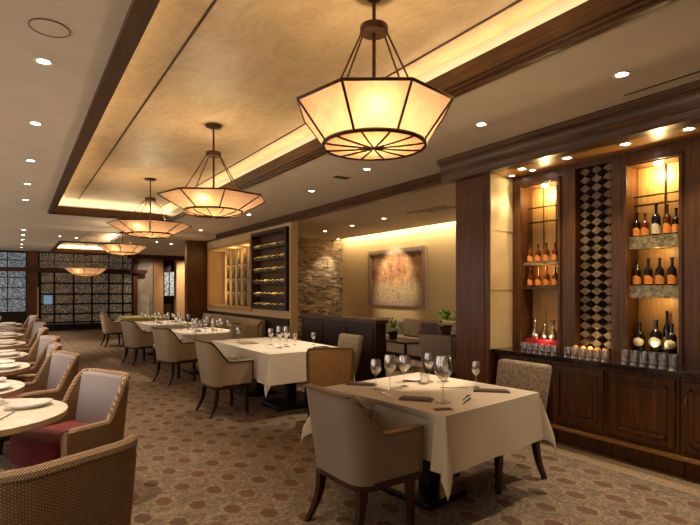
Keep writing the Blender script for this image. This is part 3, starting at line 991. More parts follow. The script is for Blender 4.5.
# ------------------------------------------------------------------ pendants
def pendant(loc, RR, zr, r2, zb, zc, zh, label, watts, rot=0.0, rhub=0.08, rcan=0.09, dome=0.055):
    x, y = loc
    t = thing('pendant_lamp', label, 'pendant lamp', (x, y, 0), rot, 'octagonal parchment pendant lamps')
    top = [Vector((RR * math.cos(PI / 8 + k * PI / 4), RR * math.sin(PI / 8 + k * PI / 4), zr)) for k in range(8)]
    n = 32
    bm = BM()
    # shade: octagon rim blending to round lower ring
    seg = 4
    up, dn = [], []
    for k in range(8):
        for j in range(seg):
            p = top[k].lerp(top[(k + 1) % 8], j / seg); up.append(p)
            a = PI / 8 + (k + j / seg) * PI / 4
            dn.append(Vector((r2 * math.cos(a), r2 * math.sin(a), zb)))
    rings = []
    for s in (0, 0.5, 1):
        rings.append([bm.verts.new(u.lerp(d, s)) for u, d in zip(up, dn)])
    for A, B in zip(rings, rings[1:]):
        for k in range(n):
            bm.faces.new((A[k], A[(k + 1) % n], B[(k + 1) % n], B[k]))
    obj('shade', bm, M['shade'], t)
    bm = BM(); lathe(bm, [(r2 * math.sin(q * PI / 12), zb - dome * math.cos(q * PI / 12)) for q in range(7)], 32); obj('diffuser', bm, M['diffuser'], t)
    bm = BM(); tube(bm, top, 0.009, 6, True); obj('rim', bm, M['bronze'], t, smooth=True)
    bm = BM(); tube(bm, [(r2 * math.cos(2 * PI * k / 32), r2 * math.sin(2 * PI * k / 32), zb) for k in range(32)], 0.012, 6, True); obj('lower_ring', bm, M['bronze'], t, smooth=True)
    for k in range(8):
        a = PI / 8 + k * PI / 4
        bm = BM(); tube(bm, [top[k], (r2 * math.cos(a), r2 * math.sin(a), zb)], 0.008, 6); obj('rib', bm, M['bronze'], t)
    bm = BM()
    for k in range(12):
        a = 2 * PI * k / 12
        tube(bm, [(r2 * math.sin(q * PI / 12) * math.cos(a), r2 * math.sin(q * PI / 12) * math.sin(a), zb - 0.004 - dome * math.cos(q * PI / 12)) for q in range(7)], 0.0065, 5)
    obj('spokes', bm, M['bronze'], t)
    bm = BM(); tube(bm, [(0, 0, zb - 0.01), (0, 0, zc)], 0.011, 8); obj('stem', bm, M['bronze'], t)
    bm = BM(); lathe(bm, [(0, zc - 0.03), (rcan * 0.9, zc - 0.02), (rcan, zc), (0, zc)], 20); obj('canopy', bm, M['bronze'], t, smooth=True)
    bm = BM(); lathe(bm, [(0, zh - 0.022), (rhub * 0.95, zh - 0.022), (rhub, zh - 0.014), (rhub, zh + 0.014), (rhub * 0.95, zh + 0.022), (0, zh + 0.022)], 20); obj('hub', bm, M['bronze'], t, smooth=True)
    rc = RR * 0.62
    for k in range(4):
        a = [0.5, PI - 0.5, PI + 0.5, -0.5][k] - rot - math.radians(33.7)
        bm = BM(); tube(bm, [(rhub * 0.8 * math.cos(a), rhub * 0.8 * math.sin(a), zh), (rc * math.cos(a), rc * math.sin(a), zr - 0.01)], 0.006, 6); obj('hanger_rod', bm, M['bronze'], t)
    bm = BM()
    for k in range(4):
        a = [0.5, PI - 0.5, PI + 0.5, -0.5][k] - rot - math.radians(33.7)
        tube(bm, [(0, 0, zr - 0.01), (RR * 0.9 * math.cos(a), RR * 0.9 * math.sin(a), zr - 0.005)], 0.006, 6)
    obj('cross_arms', bm, M['bronze'], t)
    zm = zr * 0.55 + zb * 0.45
    bm = BM()
    bmesh.ops.create_uvsphere(bm, u_segments=12, v_segments=8, radius=0.035, matrix=Matrix.Translation(Matrix.Rotation(-rot, 3, 'Z') @ Vector((-0.30 * RR, -0.46 * RR, 0)) + Vector((0, 0, zm + 0.03))))
    obj('bulb', bm, M['bulb'], t, smooth=True)
    point((x, y, zm + 0.06), watts * 0.85, (255, 230, 190), 0.06)
    point((x - 0.38 * RR, y - 0.57 * RR, zm + 0.03), watts * 0.06, (255, 226, 186), 0.025)
pendant((1.775, 2.40), 0.47, 2.575, 0.305, 2.36, UZ, 3.05, 'largest octagonal parchment pendant lamp, nearest, hanging over the front table', 20, math.radians(10.5), 0.085, 0.045, 0.012)
pendant((1.745, 5.22), 0.56, 2.475, 0.30, 2.335, UZ, 2.94, 'second octagonal pendant lamp from the front in the gilded tray', 20, math.radians(-30))
pendant((1.76, 8.3), 0.62, 2.53, 0.33, 2.38, UZ, 2.93, 'third octagonal pendant lamp from the front, near the far end of the gilded tray', 18, math.radians(-35))
pendant((2.05, 12.5), 0.53, 2.52, 0.32, 2.36, HZ, 2.82, 'fourth pendant lamp, hanging just beyond the gilded tray', 12, 0.1)
pendant((1.86, 18.0), 0.62, 2.2, 0.38, 2.0, 3.1, 2.6, 'smallest and farthest pendant lamp, before the glass screen', 12, 0.2)

# ------------------------------------------------------------------ chairs
def upath(xf, xb, hw, rc, na=8, ns=8, nb=8):
    P = []
    for i in range(ns):
        P.append((xf + (xb + rc - xf) * i / ns, hw, 0, 1))
    for i in range(na + 1):
        a = PI / 2 + (PI / 2) * i / na
        P.append((xb + rc + rc * math.cos(a), hw - rc + rc * math.sin(a), math.cos(a), math.sin(a)))
    for i in range(1, nb):
        P.append((xb, (hw - rc) * (1 - 2 * i / nb), -1, 0))
    Q = []
    for i in range(na + 1):
        a = PI + (PI / 2) * i / na
        P.append((xb + rc + rc * math.cos(a), -(hw - rc) + rc * math.sin(a), math.cos(a), math.sin(a)))
    for i in range(1, ns + 1):
        P.append((xb + rc + (xf - xb - rc) * i / ns, -hw, 0, -1))
    return P

def tub_shell(xf, xb, hw, rc, zb, ha, hb, x1, x0, th, lean, zin, taper=0.0, bow=0.0):
    """returns bmesh shell, list of outer rim points, list of front edge points"""
    P = upath(xf, xb, hw, rc)
    bm = BM()
    secs, rim, inner = [], [], []
    for (px, py, nx, ny) in P:
        t = smooth((x1 - px) / (x1 - x0))
        h = ha + (hb - ha) * t
        if bow:
            h += bow * t * (1 - (py / hw) ** 2)
        def pos(off, z):
            k = (z - zb) / (hb - zb)
            sc = 1 - taper * (1 - k)
            return Vector((px * sc - lean * k * t + nx * off, py * sc + ny * off, z))
        S = []
        for v in (0, 0.25, 0.5, 0.75, 0.92):
            S.append(pos(0, zb + (h - zb) * v))
        S.append(pos(-th * 0.15, h - 0.006)); S.append(pos(-th * 0.5, h)); S.append(pos(-th * 0.85, h - 0.006))
        for v in (0.92, 0.6, 0.3, 0.0):
            S.append(pos(-th, zin + (h - zin) * v))
        S.append(pos(-th, zb))
        rim.append(pos(0.002, h - 0.012)); inner.append(pos(-th * 0.5, h))
        secs.append([bm.verts.new(s) for s in S])
    n = len(secs[0])
    for A, B in zip(secs, secs[1:]):
        for k in range(n):
            bm.faces.new((A[k], A[(k + 1) % n], B[(k + 1) % n], B[k]))
    bm.faces.new(list(reversed(secs[0]))); bm.faces.new(secs[-1])
    def front(s):
        return [secs[s][0].co.copy(), secs[s][2].co.copy(), secs[s][4].co.copy()]
    return bm, rim, inner, front(0), front(-1)

def sabre(bm, top, bot, w0, w1, bend=(0, 0)):
    """tapered square leg, slightly curved"""
    top, bot = Vector(top), Vector(bot)
    rings = []
    for i in range(6):
        s = i / 5
        c = top.lerp(bot, s) + Vector((bend[0], bend[1], 0)) * math.sin(PI * s)
        w = (w0 + (w1 - w0) * s) / 2
        rings.append([bm.verts.new(c + Vector((a * w, b * w, 0))) for a, b in ((1, 1), (-1, 1), (-1, -1), (1, -1))])
    for A, B in zip(rings, rings[1:]):
        for k in range(4):
            bm.faces.new((A[k], A[(k + 1) % 4], B[(k + 1) % 4], B[k]))
    bm.faces.new(rings[0]); bm.faces.new(list(reversed(rings[-1])))

def tub_chair(label, loc, rz, mat, pip, group, seatm=None, hb=0.9):
    t = thing('tub_armchair', label, 'chair', loc, rz, group)
    bm, rim, inner, f0, f1 = tub_shell(0.24, -0.27, 0.295, 0.13, 0.36, 0.655, hb, -0.07, -0.25, 0.07, 0.06, 0.42, 0.07)
    obj('shell', bm, mat, t, smooth=True)
    bm = BM()
    tube(bm, list(f0) + rim + list(reversed(f1)), 0.010, 6)
    obj('piping', bm, pip, t, smooth=True)
    bm = BM(); box(bm, -0.2, -0.225, 0.35, 0.25, 0.225, 0.47, 0.035, 3); obj('seat', bm, seatm or mat, t, smooth=True)
    bm = BM()
    P = upath(0.24, -0.262, 0.277, 0.13)
    A = [bm.verts.new((p[0] * 0.94, p[1] * 0.985, 0.325)) for p in P]; B = [bm.verts.new((p[0] * 0.95, p[1] * 0.995, 0.372)) for p in P]
    for i in range(len(P) - 1):
        bm.faces.new((A[i], A[i + 1], B[i + 1], B[i]))
    bm.faces.new((A[-1], A[0], B[0], B[-1])); bm.faces.new(A); bm.faces.new(list(reversed(B)))
    obj('seat_frame', bm, M['leg'], t)
    for sx, sy in ((1, 1), (1, -1), (-1, 1), (-1, -1)):
        bm = BM()
        if sx > 0:
            sabre(bm, (0.165, sy * 0.235, 0.33), (0.175, sy * 0.238, 0), 0.05, 0.03)
        else:
            sabre(bm, (-0.2, sy * 0.215, 0.33), (-0.29, sy * 0.245, 0), 0.052, 0.03, (0.03, -sy * 0.006))
        obj('leg', bm, M['leg'], t)
    return t

def side_chair(label, loc, rz, mat, group):
    t = thing('side_chair', label, 'chair', loc, rz, group)
    bm = BM()
    vs = box(bm, -0.05, -0.245, 0.40, 0.05, 0.245, 0.90, 0.03, 3)
    for v in vs:
        if v.is_valid:
            k = (v.co.z - 0.4) / 0.5
            v.co.x += -0.24 - 0.10 * k - 0.03 * (1 - (v.co.y / 0.245) ** 2)
            v.co.y *= 0.94 + 0.06 * k
    obj('backrest', bm, mat, t, smooth=True)
    bm = BM(); box(bm, -0.24, -0.235, 0.39, 0.28, 0.235, 0.49, 0.03, 3); obj('seat', bm, mat, t, smooth=True)
    bm = BM(); box(bm, -0.23, -0.22, 0.34, 0.26, 0.22, 0.4, 0.006); obj('seat_frame', bm, M['leg'], t)
    for sx, sy in ((1, 1), (1, -1), (-1, 1), (-1, -1)):
        bm = BM()
        if sx > 0:
            sabre(bm, (0.225, sy * 0.205, 0.36), (0.235, sy * 0.21, 0), 0.052, 0.032)
        else:
            sabre(bm, (-0.21, sy * 0.2, 0.36), (-0.31, sy * 0.215, 0), 0.05, 0.032, (0.03, 0))
        obj('leg', bm, M['leg'], t)
    return t

def wicker_chair(label, loc, rz):
    t = thing('wicker_armchair', label, 'chair', loc, rz, 'wicker armchairs with red seats along the left tables')
    bm, rim, inner, f0, f1 = tub_shell(0.2, -0.27, 0.31, 0.17, 0.1, 0.595, 0.88, -0.1, -0.225, 0.045, 0.07, 0.3, 0.06, 0.0)
    obj('shell', bm, M['wicker'], t, smooth=True)
    bm = BM(); tube(bm, [f0[0] + Vector((0, -0.02, 0)), f0[1] + Vector((0, -0.02, 0))] + inner + [f1[1] + Vector((0, 0.02, 0)), f1[0] + Vector((0, 0.02, 0))], 0.024, 8)
    obj('braided_rim', bm, M['braid'], t, smooth=True)
    bm = BM(); box(bm, -0.2, -0.25, 0.32, 0.27, 0.25, 0.54, 0.05, 3); obj('seat_cushion', bm, M['red'], t, smooth=True)
    bm = BM()
    vs = box(bm, -0.035, -0.235, 0.5, 0.03, 0.235, 0.885, 0.02, 3)
    for v in vs:
        if v.is_valid:
            v.co.x += -0.2 - 0.065 * (v.co.z - 0.42) / 0.43
    obj('back_cushion', bm, M['lavender'], t, smooth=True)
    for sx, sy in ((1, 1), (1, -1), (-1, 1), (-1, -1)):
        bm = BM(); sabre(bm, (sx * 0.19, sy * 0.22, 0.14), (sx * 0.2, sy * 0.225, 0), 0.045, 0.035); obj('leg', bm, M['leg'], t)
    return t

tub_chair('taupe tub armchair with its back to the camera, largest, at the front table', (1.87, 2.62, 0), R(2), M['taupe'], M['nail'], 'taupe tub armchairs along the aisle')
tc = side_chair('tan nail-trimmed chair seen from behind between the first and second tables', (2.88, 4.74, 0), R(62), M['tan'], 'tan chair')
bm = BM(); tube(bm, [(-0.345 - 0.1 * (z - 0.65) / 0.5 * 2 * 0 - 0.2 * (z - 0.65), y, z) for y, z in ((0.232, 0.45), (0.242, 0.7), (0.245, 0.85), (0.222, 0.89), (0.0, 0.9), (-0.222, 0.89), (-0.245, 0.85), (-0.242, 0.7), (-0.232, 0.45))], 0.01, 6); obj('piping', bm, M['nail'], tc, smooth=True)
side_chair('patterned tweed armless chair at the bar side of the front table', (3.19, 2.665, 0), R(180), M['tweed'], 'patterned tweed chairs')
side_chair('patterned tweed chair at the second table, before the dark partition', (3.42, 5.6, 0), R(180), M['tweed'], 'patterned tweed chairs')
side_chair('beige chair at the far end of the second table, before the banquette', (3.3, 7.95, 0), R(-90), M['taupe_light'], 'beige chairs')
aisle = [(2.16, 6.0, 2, 'beige tub armchair with dark piping at the aisle side of the second table'),
         (2.2, 8.42, 16, 'beige tub armchair at the aisle side of the third table'),
         (2.12, 10.85, 14, 'beige tub armchair at the aisle side of the fourth table'),
         (2.2, 14.7, 4, 'small distant beige tub armchair at the farthest aisle table')]
for i, (x, y, a, lb) in enumerate(aisle):
    if i == 0:
        ch0 = tub_chair(lb, (x, y, 0), R(a), M['taupe_light'], M['piping'], 'beige tub armchairs along the aisle')
    else:
        dup(ch0, (x, y, 0), R(a), lb)
dup(ch0, (3.62, 9.2, 0), R(180), 'beige tub armchair on the banquette side of the third table', 'beige chairs on the far side')
dup(ch0, (3.62, 12.0, 0), R(180), 'beige tub armchair on the far side of the fourth table', 'beige chairs on the far side')

wick = [(0.06, 2.36, 116, 'nearest wicker armchair, cropped at the lower left, its woven back to the camera'),
        (0.3, 3.95, 207, 'wicker armchair with grey back and red seat at the nearest round table'),
        (0.13, 5.42, 197, 'wicker armchair with grey back panel, third from the front in left row'),
        (0.08, 6.5, 183, 'wicker armchair seen edge-on, fourth from the front in left row'),
        (0.1, 7.5, 197, 'wicker armchair with grey back, fifth from the front in left row'),
        (0.08, 9.3, 184, 'wicker armchair, sixth from the front in left row'),
        (0.1, 10.9, 195, 'wicker armchair, seventh from the front in left row'),
        (0.08, 12.4, 182, 'wicker armchair, eighth from the front in left row'),
        (0.08, 13.9, 192, 'farthest wicker armchair in the left row, near the far windows')]
for i, (x, y, a, lb) in enumerate(wick):
    if i == 0:
        wk = wicker_chair(lb, (x, y, 0), R(a))
    else:
        dup(wk, (x, y, 0), R(a), lb)

# ------------------------------------------------------------------ tables and cloths
def cloth_mesh(w, d, ov, z, seed=0, rip=0.008):
    bm = BM()
    nx, ny, no = 14, 14, 9
    xs = [-w / 2 - ov + ov * i / no for i in range(no)] + [-w / 2 + w * i / nx for i in range(nx + 1)] + [w / 2 + ov * (i + 1) / no for i in range(no)]
    ys = [-d / 2 - ov + ov * i / no for i in range(no)] + [-d / 2 + d * i / ny for i in range(ny + 1)] + [d / 2 + ov * (i + 1) / no for i in range(no)]
    G = []
    for x in xs:
        row = []
        for y in ys:
            ex = max(0, abs(x) - w / 2); ey = max(0, abs(y) - d / 2)
            sx = 1 if x > 0 else -1; sy = 1 if y > 0 else -1
            r = math.hypot(ex, ey)
            if r < 1e-6:
                p = Vector((x, y, z))
            elif ex > 0 and ey > 0:
                a = math.atan2(ey, ex)
                b = 0.035 * r / ov + (0.14 if sx < 0 < sy else 0.075) * math.sin(2 * a) ** 1.5 * min(1, r / ov)
                fold = 1 - 0.06 * math.sin(2 * a)
                # kite-shaped corner fold, gathered towards the diagonal
                aa = a + 0.28 * math.sin(4 * a) * 0
                p = Vector((sx * (w / 2 + b * math.cos(aa)), sy * (d / 2 + b * math.sin(aa)), z - r * fold))
            else:
                s = y if ex > 0 else x
                L = d if ex > 0 else w
                b = 0.035 * r / ov + rip * math.sin(s * 11 + seed) * r / ov
                if ex > 0:
                    p = Vector((sx * (w / 2 + b), y, z - r * 0.99))
                else:
                    p = Vector((x, sy * (d / 2 + b), z - r * 0.99))
            row.append(bm.verts.new(p))
        G.append(row)
    for i in range(len(xs) - 1):
        for j in range(len(ys) - 1):
            bm.faces.new((G[i][j], G[i + 1][j], G[i + 1][j + 1], G[i][j + 1]))
    return bm

def drape(bm, cx, cy, rz, chairs):
    MW = Matrix.Translation((cx, cy, 0)) @ Matrix.Rotation(rz, 4, 'Z'); MI = MW.inverted()
    for (kind, x, y, a) in chairs:
        CW = Matrix.Translation((x, y, 0)) @ Matrix.Rotation(a, 4, 'Z'); CI = CW.inverted()
        for v in bm.verts:
            p = CI @ (MW @ v.co)
            if v.co.z > 0.735:
                continue
            if kind == 'tub':
                if p.x < 0.30 and abs(p.y) < 0.36 and p.x > -0.1:
                    k = smooth((0.36 - abs(p.y)) / 0.05) * smooth((0.735 - p.z) / 0.06)
                    p.x += (0.30 - p.x) * k
                    v.co = MI @ (CW @ p)
            else:
                if abs(p.y) < 0.30 and p.x < 0.40 and p.z < 0.51:
                    p.x += (0.505 - p.z) * (-1 if p.x > 0.05 else 1.0)
                    p.z = 0.505
                    v.co = MI @ (CW @ p)
def dining_table(cx, cy, w, d, rz, label, clabel, cm, ov=0.34, seed=0, chairs=()):
    t = thing('dining_table', label, 'table', (cx, cy, 0), rz, 'dining tables under cloths')
    bm = BM(); box(bm, -w / 2 + 0.085, -d / 2 + 0.085, 0.72, w / 2 - 0.085, d / 2 - 0.085, 0.744, 0.004); obj('tabletop', bm, M['wood_dark'], t)
    k = max(1, round(d / 1.2))
    for i in range(k):
        yy = -d / 2 + d * (i + 0.5) / k
        bm = BM(); box(bm, -0.06, yy - 0.06, 0.05, 0.06, yy + 0.06, 0.715, 0.01); obj('pedestal', bm, M['black'], t)
        bm = BM(); box(bm, -0.3, yy - 0.26, 0.0, 0.12, yy + 0.26, 0.05, 0.012); obj('base_plate', bm, M['black'], t)
    cbm = cloth_mesh(w, d, ov, 0.75, seed)
    drape(cbm, cx, cy, rz, chairs)
    o = obj('tablecloth', cbm, cm, None, (cx, cy, 0), rz, smooth=True)
    md = o.modifiers.new('thickness', 'SOLIDIFY'); md.thickness = 0.002; md.offset = -1
    es = o.modifiers.new('crisp_hem', 'EDGE_SPLIT'); es.split_angle = R(50)
    tag(o, clabel, 'tablecloth', 'tablecloths')
    return t
T1 = (2.585, 2.80, 1.07, 1.18, R(6.5))
dining_table(*T1, 'square pedestal table under the front cream cloth', 'cream cloth draped to points over the front table', M['cloth'], 0.34, 0, [('tub', 1.87, 2.62, R(2)), ('side', 3.19, 2.665, R(180))])
dining_table(2.97, 6.36, 1.08, 2.0, R(1), 'long table under the second, whitest cloth', 'white cloth over the long second table before the dark partition', M['cloth_white'], 0.36, 1, [('tub', 2.16, 6.0, R(2)), ('side', 3.42, 5.6, R(180))])
dining_table(2.86, 9.2, 1.0, 1.5, R(3), 'third table from the front along the aisle', 'white cloth on the third table, crowded with glasses', M['cloth_white'], 0.3, 2, [('tub', 2.2, 8.42, R(16)), ('tub', 3.62, 9.2, R(180))])
dining_table(2.84, 11.9, 1.0, 1.9, R(2), 'fourth table from the front along the aisle', 'white cloth on the fourth table, farther back by the column', M['cloth_white'], 0.3, 3, [('tub', 2.12, 10.85, R(14)), ('tub', 3.62, 12.0, R(180))])
dining_table(2.95, 15.0, 1.0, 1.4, 0, 'farthest table along the aisle, before the far wall', 'yellow-green cloth on the farthest aisle table', fabric('olive_cloth', (150, 138, 60), (168, 154, 76), 300), 0.25, 4, [('tub', 2.2, 14.7, R(4))])

ltab = [(-0.2, 3.72, 0.48), (-0.42, 4.75, 0.46), (-0.36, 5.95, 0.46), (-0.36, 7.0, 0.46), (-0.36, 8.5, 0.46), (-0.36, 10.1, 0.46), (-0.36, 11.6, 0.46), (-0.36, 13.2, 0.46)]
for i, (x, y, r) in enumerate(ltab):
    lb = 'pale stone-topped round table at the left edge, nearest, with a white dish' if i == 0 else 'pale round table in the left row, %s from the front' % ordinal(i)
    if i == 0:
        rt = thing('round_table', lb, 'table', (x, y, 0), 0, 'round tables along the left side')
        bm = BM(); lathe(bm, [(0, 0.745), (r - 0.004, 0.745), (r, 0.749), (r - 0.004, 0.752), (0, 0.752)], 48); obj('tabletop', bm, M['stone_top'], rt)
        bm = BM(); lathe(bm, [(0, 0.71), (r - 0.012, 0.71), (r - 0.002, 0.716), (r - 0.002, 0.745), (0, 0.745)], 48); obj('table_edge', bm, M['stone_edge'], rt)
        bm = BM(); lathe(bm, [(0, 0.0), (0.2, 0.0), (0.2, 0.02), (0.05, 0.05), (0.045, 0.66), (0.14, 0.71), (0, 0.71)], 20); obj('pedestal', bm, M['black'], rt, smooth=True)
    else:
        dup(rt, (x, y, 0), 0, lb)

# ------------------------------------------------------------------ tableware
def wine_glass(name, h, rb, label, loc, group, cat='wine glass'):
    bm = BM()
    lathe(bm, [(0, 0.0), (rb * 0.85, 0.001), (rb * 0.85, 0.003), (0.005, 0.012), (0.004, h * 0.45), (rb * 0.45, h * 0.5), (rb * 0.92, h * 0.62), (rb, h * 0.72), (rb * 0.9, h * 0.88), (rb * 0.78, h),
               (rb * 0.75, h), (rb * 0.87, h * 0.88), (rb * 0.97, h * 0.72), (rb * 0.88, h * 0.63), (0, h * 0.52)], 18)
    return tag(obj(name, bm, M['glass'], None, loc, smooth=True), label, cat, group)
GT = 'stemware on the front table'
big = wine_glass('wine_glass', 0.215, 0.04, 'large wine glass, second from the left on the front table', (2.356, 2.981, 0.751), GT)
big.scale = (1.2, 1.2, 1.2)
def cp(o, loc, label, group=None, s=1.0, rz=0.0):
    c = o.copy(); COL.objects.link(c); c.location = loc; c['label'] = label; c.scale = (s, s, s); c.rotation_euler = (0, 0, rz)
    if group:
        c['group'] = group
    return c
cp(big, (2.265, 3.04, 0.751), 'leftmost wine glass on the front table', s=1.05)
cp(big, (2.508, 2.998, 0.751), 'third wine glass from the left on the front table', s=1.12)
cp(big, (2.66, 3.15, 0.751), 'smaller wine glass at the back of the left cluster on the front table', s=0.92)
cp(big, (2.80, 3.03, 0.751), 'tall wine glass right of centre at the back of the front table', s=1.1)
cp(big, (2.36, 2.42, 0.751), 'tallest wine glass, nearest the camera on the front table', s=1.45)
cp(big, (2.93, 2.98, 0.751), 'wine glass rightmost of the back cluster on the front table', s=0.95)
flute = wine_glass('tulip_glass', 0.2, 0.034, 'single tulip glass standing apart at the bar side of the front table', (2.943, 2.66, 0.751), GT, 'glass')
bm = BM(); lathe(bm, [(0, 0), (0.032, 0), (0.036, 0.08), (0.034, 0.08), (0.03, 0.006), (0, 0.006)], 16)
tag(obj('tumbler', bm, M['glass'], None, (2.72, 3.0, 0.751), smooth=True), 'short water tumbler at the centre of the front table', 'glass', GT)
bm = BM(); lathe(bm, [(0, 0.002), (0.05, 0.002), (0.085, 0.014), (0.088, 0.014), (0.052, 0.0), (0, 0.0)], 24)
tag(obj('saucer', bm, M['china'], None, (2.74, 3.16, 0.751), smooth=True), 'small white dish at the bright centre back of the front table', 'dish')
def folded(name, sx, sy, h, m, label, loc, rz, group):
    bm = BM()
    box(bm, -sx / 2, -sy / 2, 0, sx / 2, sy / 2, h * 0.55, 0.003)
    box(bm, -sx / 2 + 0.012, -sy / 2 + 0.008, h * 0.55, sx / 2 - 0.02, sy / 2 - 0.004, h, 0.003)
    return tag(obj(name, bm, m, None, loc, rz), label, 'napkin', group)
GN = 'dark folded napkins on the front table'
folded('napkin', 0.24, 0.09, 0.014, M['napkin'], 'dark folded napkin at the left corner of the front table', (2.27, 3.24, 0.751), R(-48), GN)
folded('napkin', 0.23, 0.10, 0.016, M['napkin'], 'dark folded napkin beside the near glass on the front table', (2.27, 2.585, 0.751), R(-52), GN)
folded('napkin', 0.12, 0.05, 0.008, M['napkin'], 'small dark folded card near the front corner of the front table', (2.226, 2.283, 0.751), R(-25), GN)
folded('napkin', 0.26, 0.09, 0.014, M['napkin'], 'dark folded napkin at the bar side of the front table', (2.92, 2.49, 0.751), R(-45), GN)
def cutlery(kind, loc, rz, label, group, m=None):
    bm = BM()
    if kind == 'knife':
        box(bm, -0.1, -0.006, 0, 0.0, 0.006, 0.004, 0.0015); box(bm, 0.0, -0.009, 0.001, 0.11, 0.006, 0.003, 0.001)
    else:
        box(bm, -0.1, -0.005, 0, 0.03, 0.005, 0.004, 0.0015); box(bm, 0.03, -0.012, 0, 0.055, 0.012, 0.003, 0.001)
        for k in range(4):
            box(bm, 0.055, -0.012 + k * 0.0065, 0, 0.1, -0.0085 + k * 0.0065, 0.003)
    return tag(obj(kind, bm, M['steel'], None, loc, rz), label, 'cutlery', group)
GC = 'cutlery on the front table'
cutlery('knife', (2.52, 2.36, 0.752), R(30), 'knife lying by the near edge of the front table, right of the small card', GC)
cutlery('fork', (2.6, 2.44, 0.752), R(30), 'fork lying parallel to the knife near the front table edge', GC)
cutlery('knife', (2.78, 2.74, 0.752), R(-35), 'knife between the tulip glass and the back cluster on the front table', GC)
cutlery('fork', (2.2, 2.82, 0.752), R(80), 'fork on the armchair side of the front table', GC)

G2 = 'glasses on the second table'
for i, (x, y, s, lb) in enumerate(((2.89, 6.27, 1.05, 'leftmost wine glass on the second table'), (2.84, 5.88, 1.3, 'tallest wine glass in the cluster on the second table'),
                                   (2.97, 5.94, 1.25, 'wine glass third in the cluster on the second table'), (3.165, 6.09, 0.75, 'short glass right of the cluster on the second table'),
                                   (3.376, 5.95, 0.8, 'rightmost glass on the second table, by the corner'), (3.08, 6.2, 0.8, 'short glass behind the cluster on the second table'),
                                   (2.75, 7.1, 0.9, 'wine glass toward the far end of the second table'))):
    cp(big, (x, y, 0.751), lb, G2, s)
folded('napkin', 0.2, 0.1, 0.016, M['napkin'], 'dark napkin by the glasses at the near end of the second table', (3.3, 5.62, 0.751), R(10), 'napkins on the second table')
folded('napkin', 0.34, 0.24, 0.01, fabric('gold_runner', (150, 126, 78), (178, 152, 100), 60), 'pale gold folded cloth at the left side of the second table', (2.72, 6.7, 0.751), R(85), 'napkins on the second table')
G3 = ['glasses on the third table', 'glasses on the fourth table']
rg = random.Random(11)
for ti, (cx, cy, hd) in enumerate(((2.86, 9.2, 0.62), (2.84, 11.9, 0.8))):
    k = 0
    for iy in range(5):
        for ix in range(3):
            x = cx - 0.3 + ix * 0.3 + rg.uniform(-0.03, 0.03); y = cy - hd + iy * (2 * hd / 4) + rg.uniform(-0.06, 0.06)
            cp(big, (x, y, 0.751), 'wine glass on the %s table, row %s from the front, %s' % (('third', 'fourth')[ti], ordinal(iy), ('aisle side', 'middle', 'banquette side')[ix]), G3[ti], rg.uniform(0.85, 1.1))
            k += 1
    for j, (dx, dy) in enumerate(((-0.15, -0.24), (0.15, -0.24), (-0.15, 0.24), (0.15, 0.24))):
        folded('napkin', 0.10, 0.09, 0.04, M['napkin_white'], 'white napkin on the %s table, %s' % (('third', 'fourth')[ti], ('near aisle corner', 'near banquette corner', 'far aisle corner', 'far banquette corner')[j]),
               (cx + dx, cy + dy, 0.751), rg.uniform(0, 1), 'white napkins on the %s table' % ('third', 'fourth')[ti])

# left tables: dish, napkins, cutlery
bm = BM(); lathe(bm, [(0, 0.0), (0.08, 0.0), (0.135, 0.026), (0.138, 0.03), (0.13, 0.03), (0.08, 0.008), (0, 0.006)], 28)
dish = obj('plate', bm, M['china'], None, (0.07, 3.8, 0.752), R(20), smooth=True)
dish.scale = (1.0, 0.75, 1)
tag(dish, 'white oval dish at the edge of the nearest round table', 'plate', 'white plates along the left tables')
cutlery('knife', (-0.05, 3.58, 0.753), R(70), 'knife lying before the white dish on the nearest round table', 'cutlery on the left tables')
for i, (x, y, r) in enumerate(ltab):
    wh = 'nearest' if i == 0 else ordinal(i)
    if i > 0:
        c = cp(dish, (x + 0.27, y - 0.16, 0.752), 'white plate at the aisle edge of the %s round table on the left' % wh)
        c2 = cp(dish, (x + 0.22, y + 0.2, 0.752), 'white plate at the far side of the %s round table on the left' % wh)
        folded('napkin', 0.16, 0.1, 0.03, M['napkin_white'], 'white napkin on the %s round table on the left' % wh, (x + 0.06, y + 0.05, 0.752), R(30 + 20 * i), 'white napkins on the left tables')
        cp(big, (x + 0.06, y - 0.14, 0.752), 'wine glass on the %s round table on the left' % wh, 'glasses on the left tables', 0.95)
folded('napkin', 0.2, 0.12, 0.035, M['napkin_white'], 'white napkin folded on the back of the nearest round table at the left edge', (-0.15, 3.98, 0.752), R(20), 'white napkins on the left tables')

# ------------------------------------------------------------------ display rack and niche
rack = thing('bottle_rack', 'dark framed rack of lying bottles set in the cream wall', 'wine rack', (0, 0, 0))
bm = BM()
for (a, b, c, d) in ((9.02, 9.09, 1.08, 2.78), (10.75, 10.82, 1.08, 2.78)):
    box(bm, 4.48, a, c, 4.71, b, d)
box(bm, 4.48, 9.09, 2.71, 4.71, 10.75, 2.78); box(bm, 4.48, 9.09, 1.08, 4.71, 10.75, 1.15)
obj('frame', bm, M['wood_dark'], rack)
bm = BM(); box(bm, 4.69, 9.09, 1.15, 4.71, 10.75, 2.71); obj('back_panel', bm, plain('matt_dark_back', (38, 24, 16), 0.9), rack)
zs = [1.15, 1.38, 1.66, 1.92, 2.18, 2.44]
for z_ in zs[1:]:
    bm = BM(); box(bm, 4.5, 9.09, z_ - 0.03, 4.69, 10.75, z_); obj('shelf', bm, M['wood_dark'], rack)
bm = BM()
bb = bottle_mesh(0.036, 0.19, 0.3)
bmesh.ops.transform(bb, matrix=Matrix.Rotation(-PI / 2, 4, 'Y') @ Matrix.Translation((0, 0, 0)), verts=bb.verts[:])
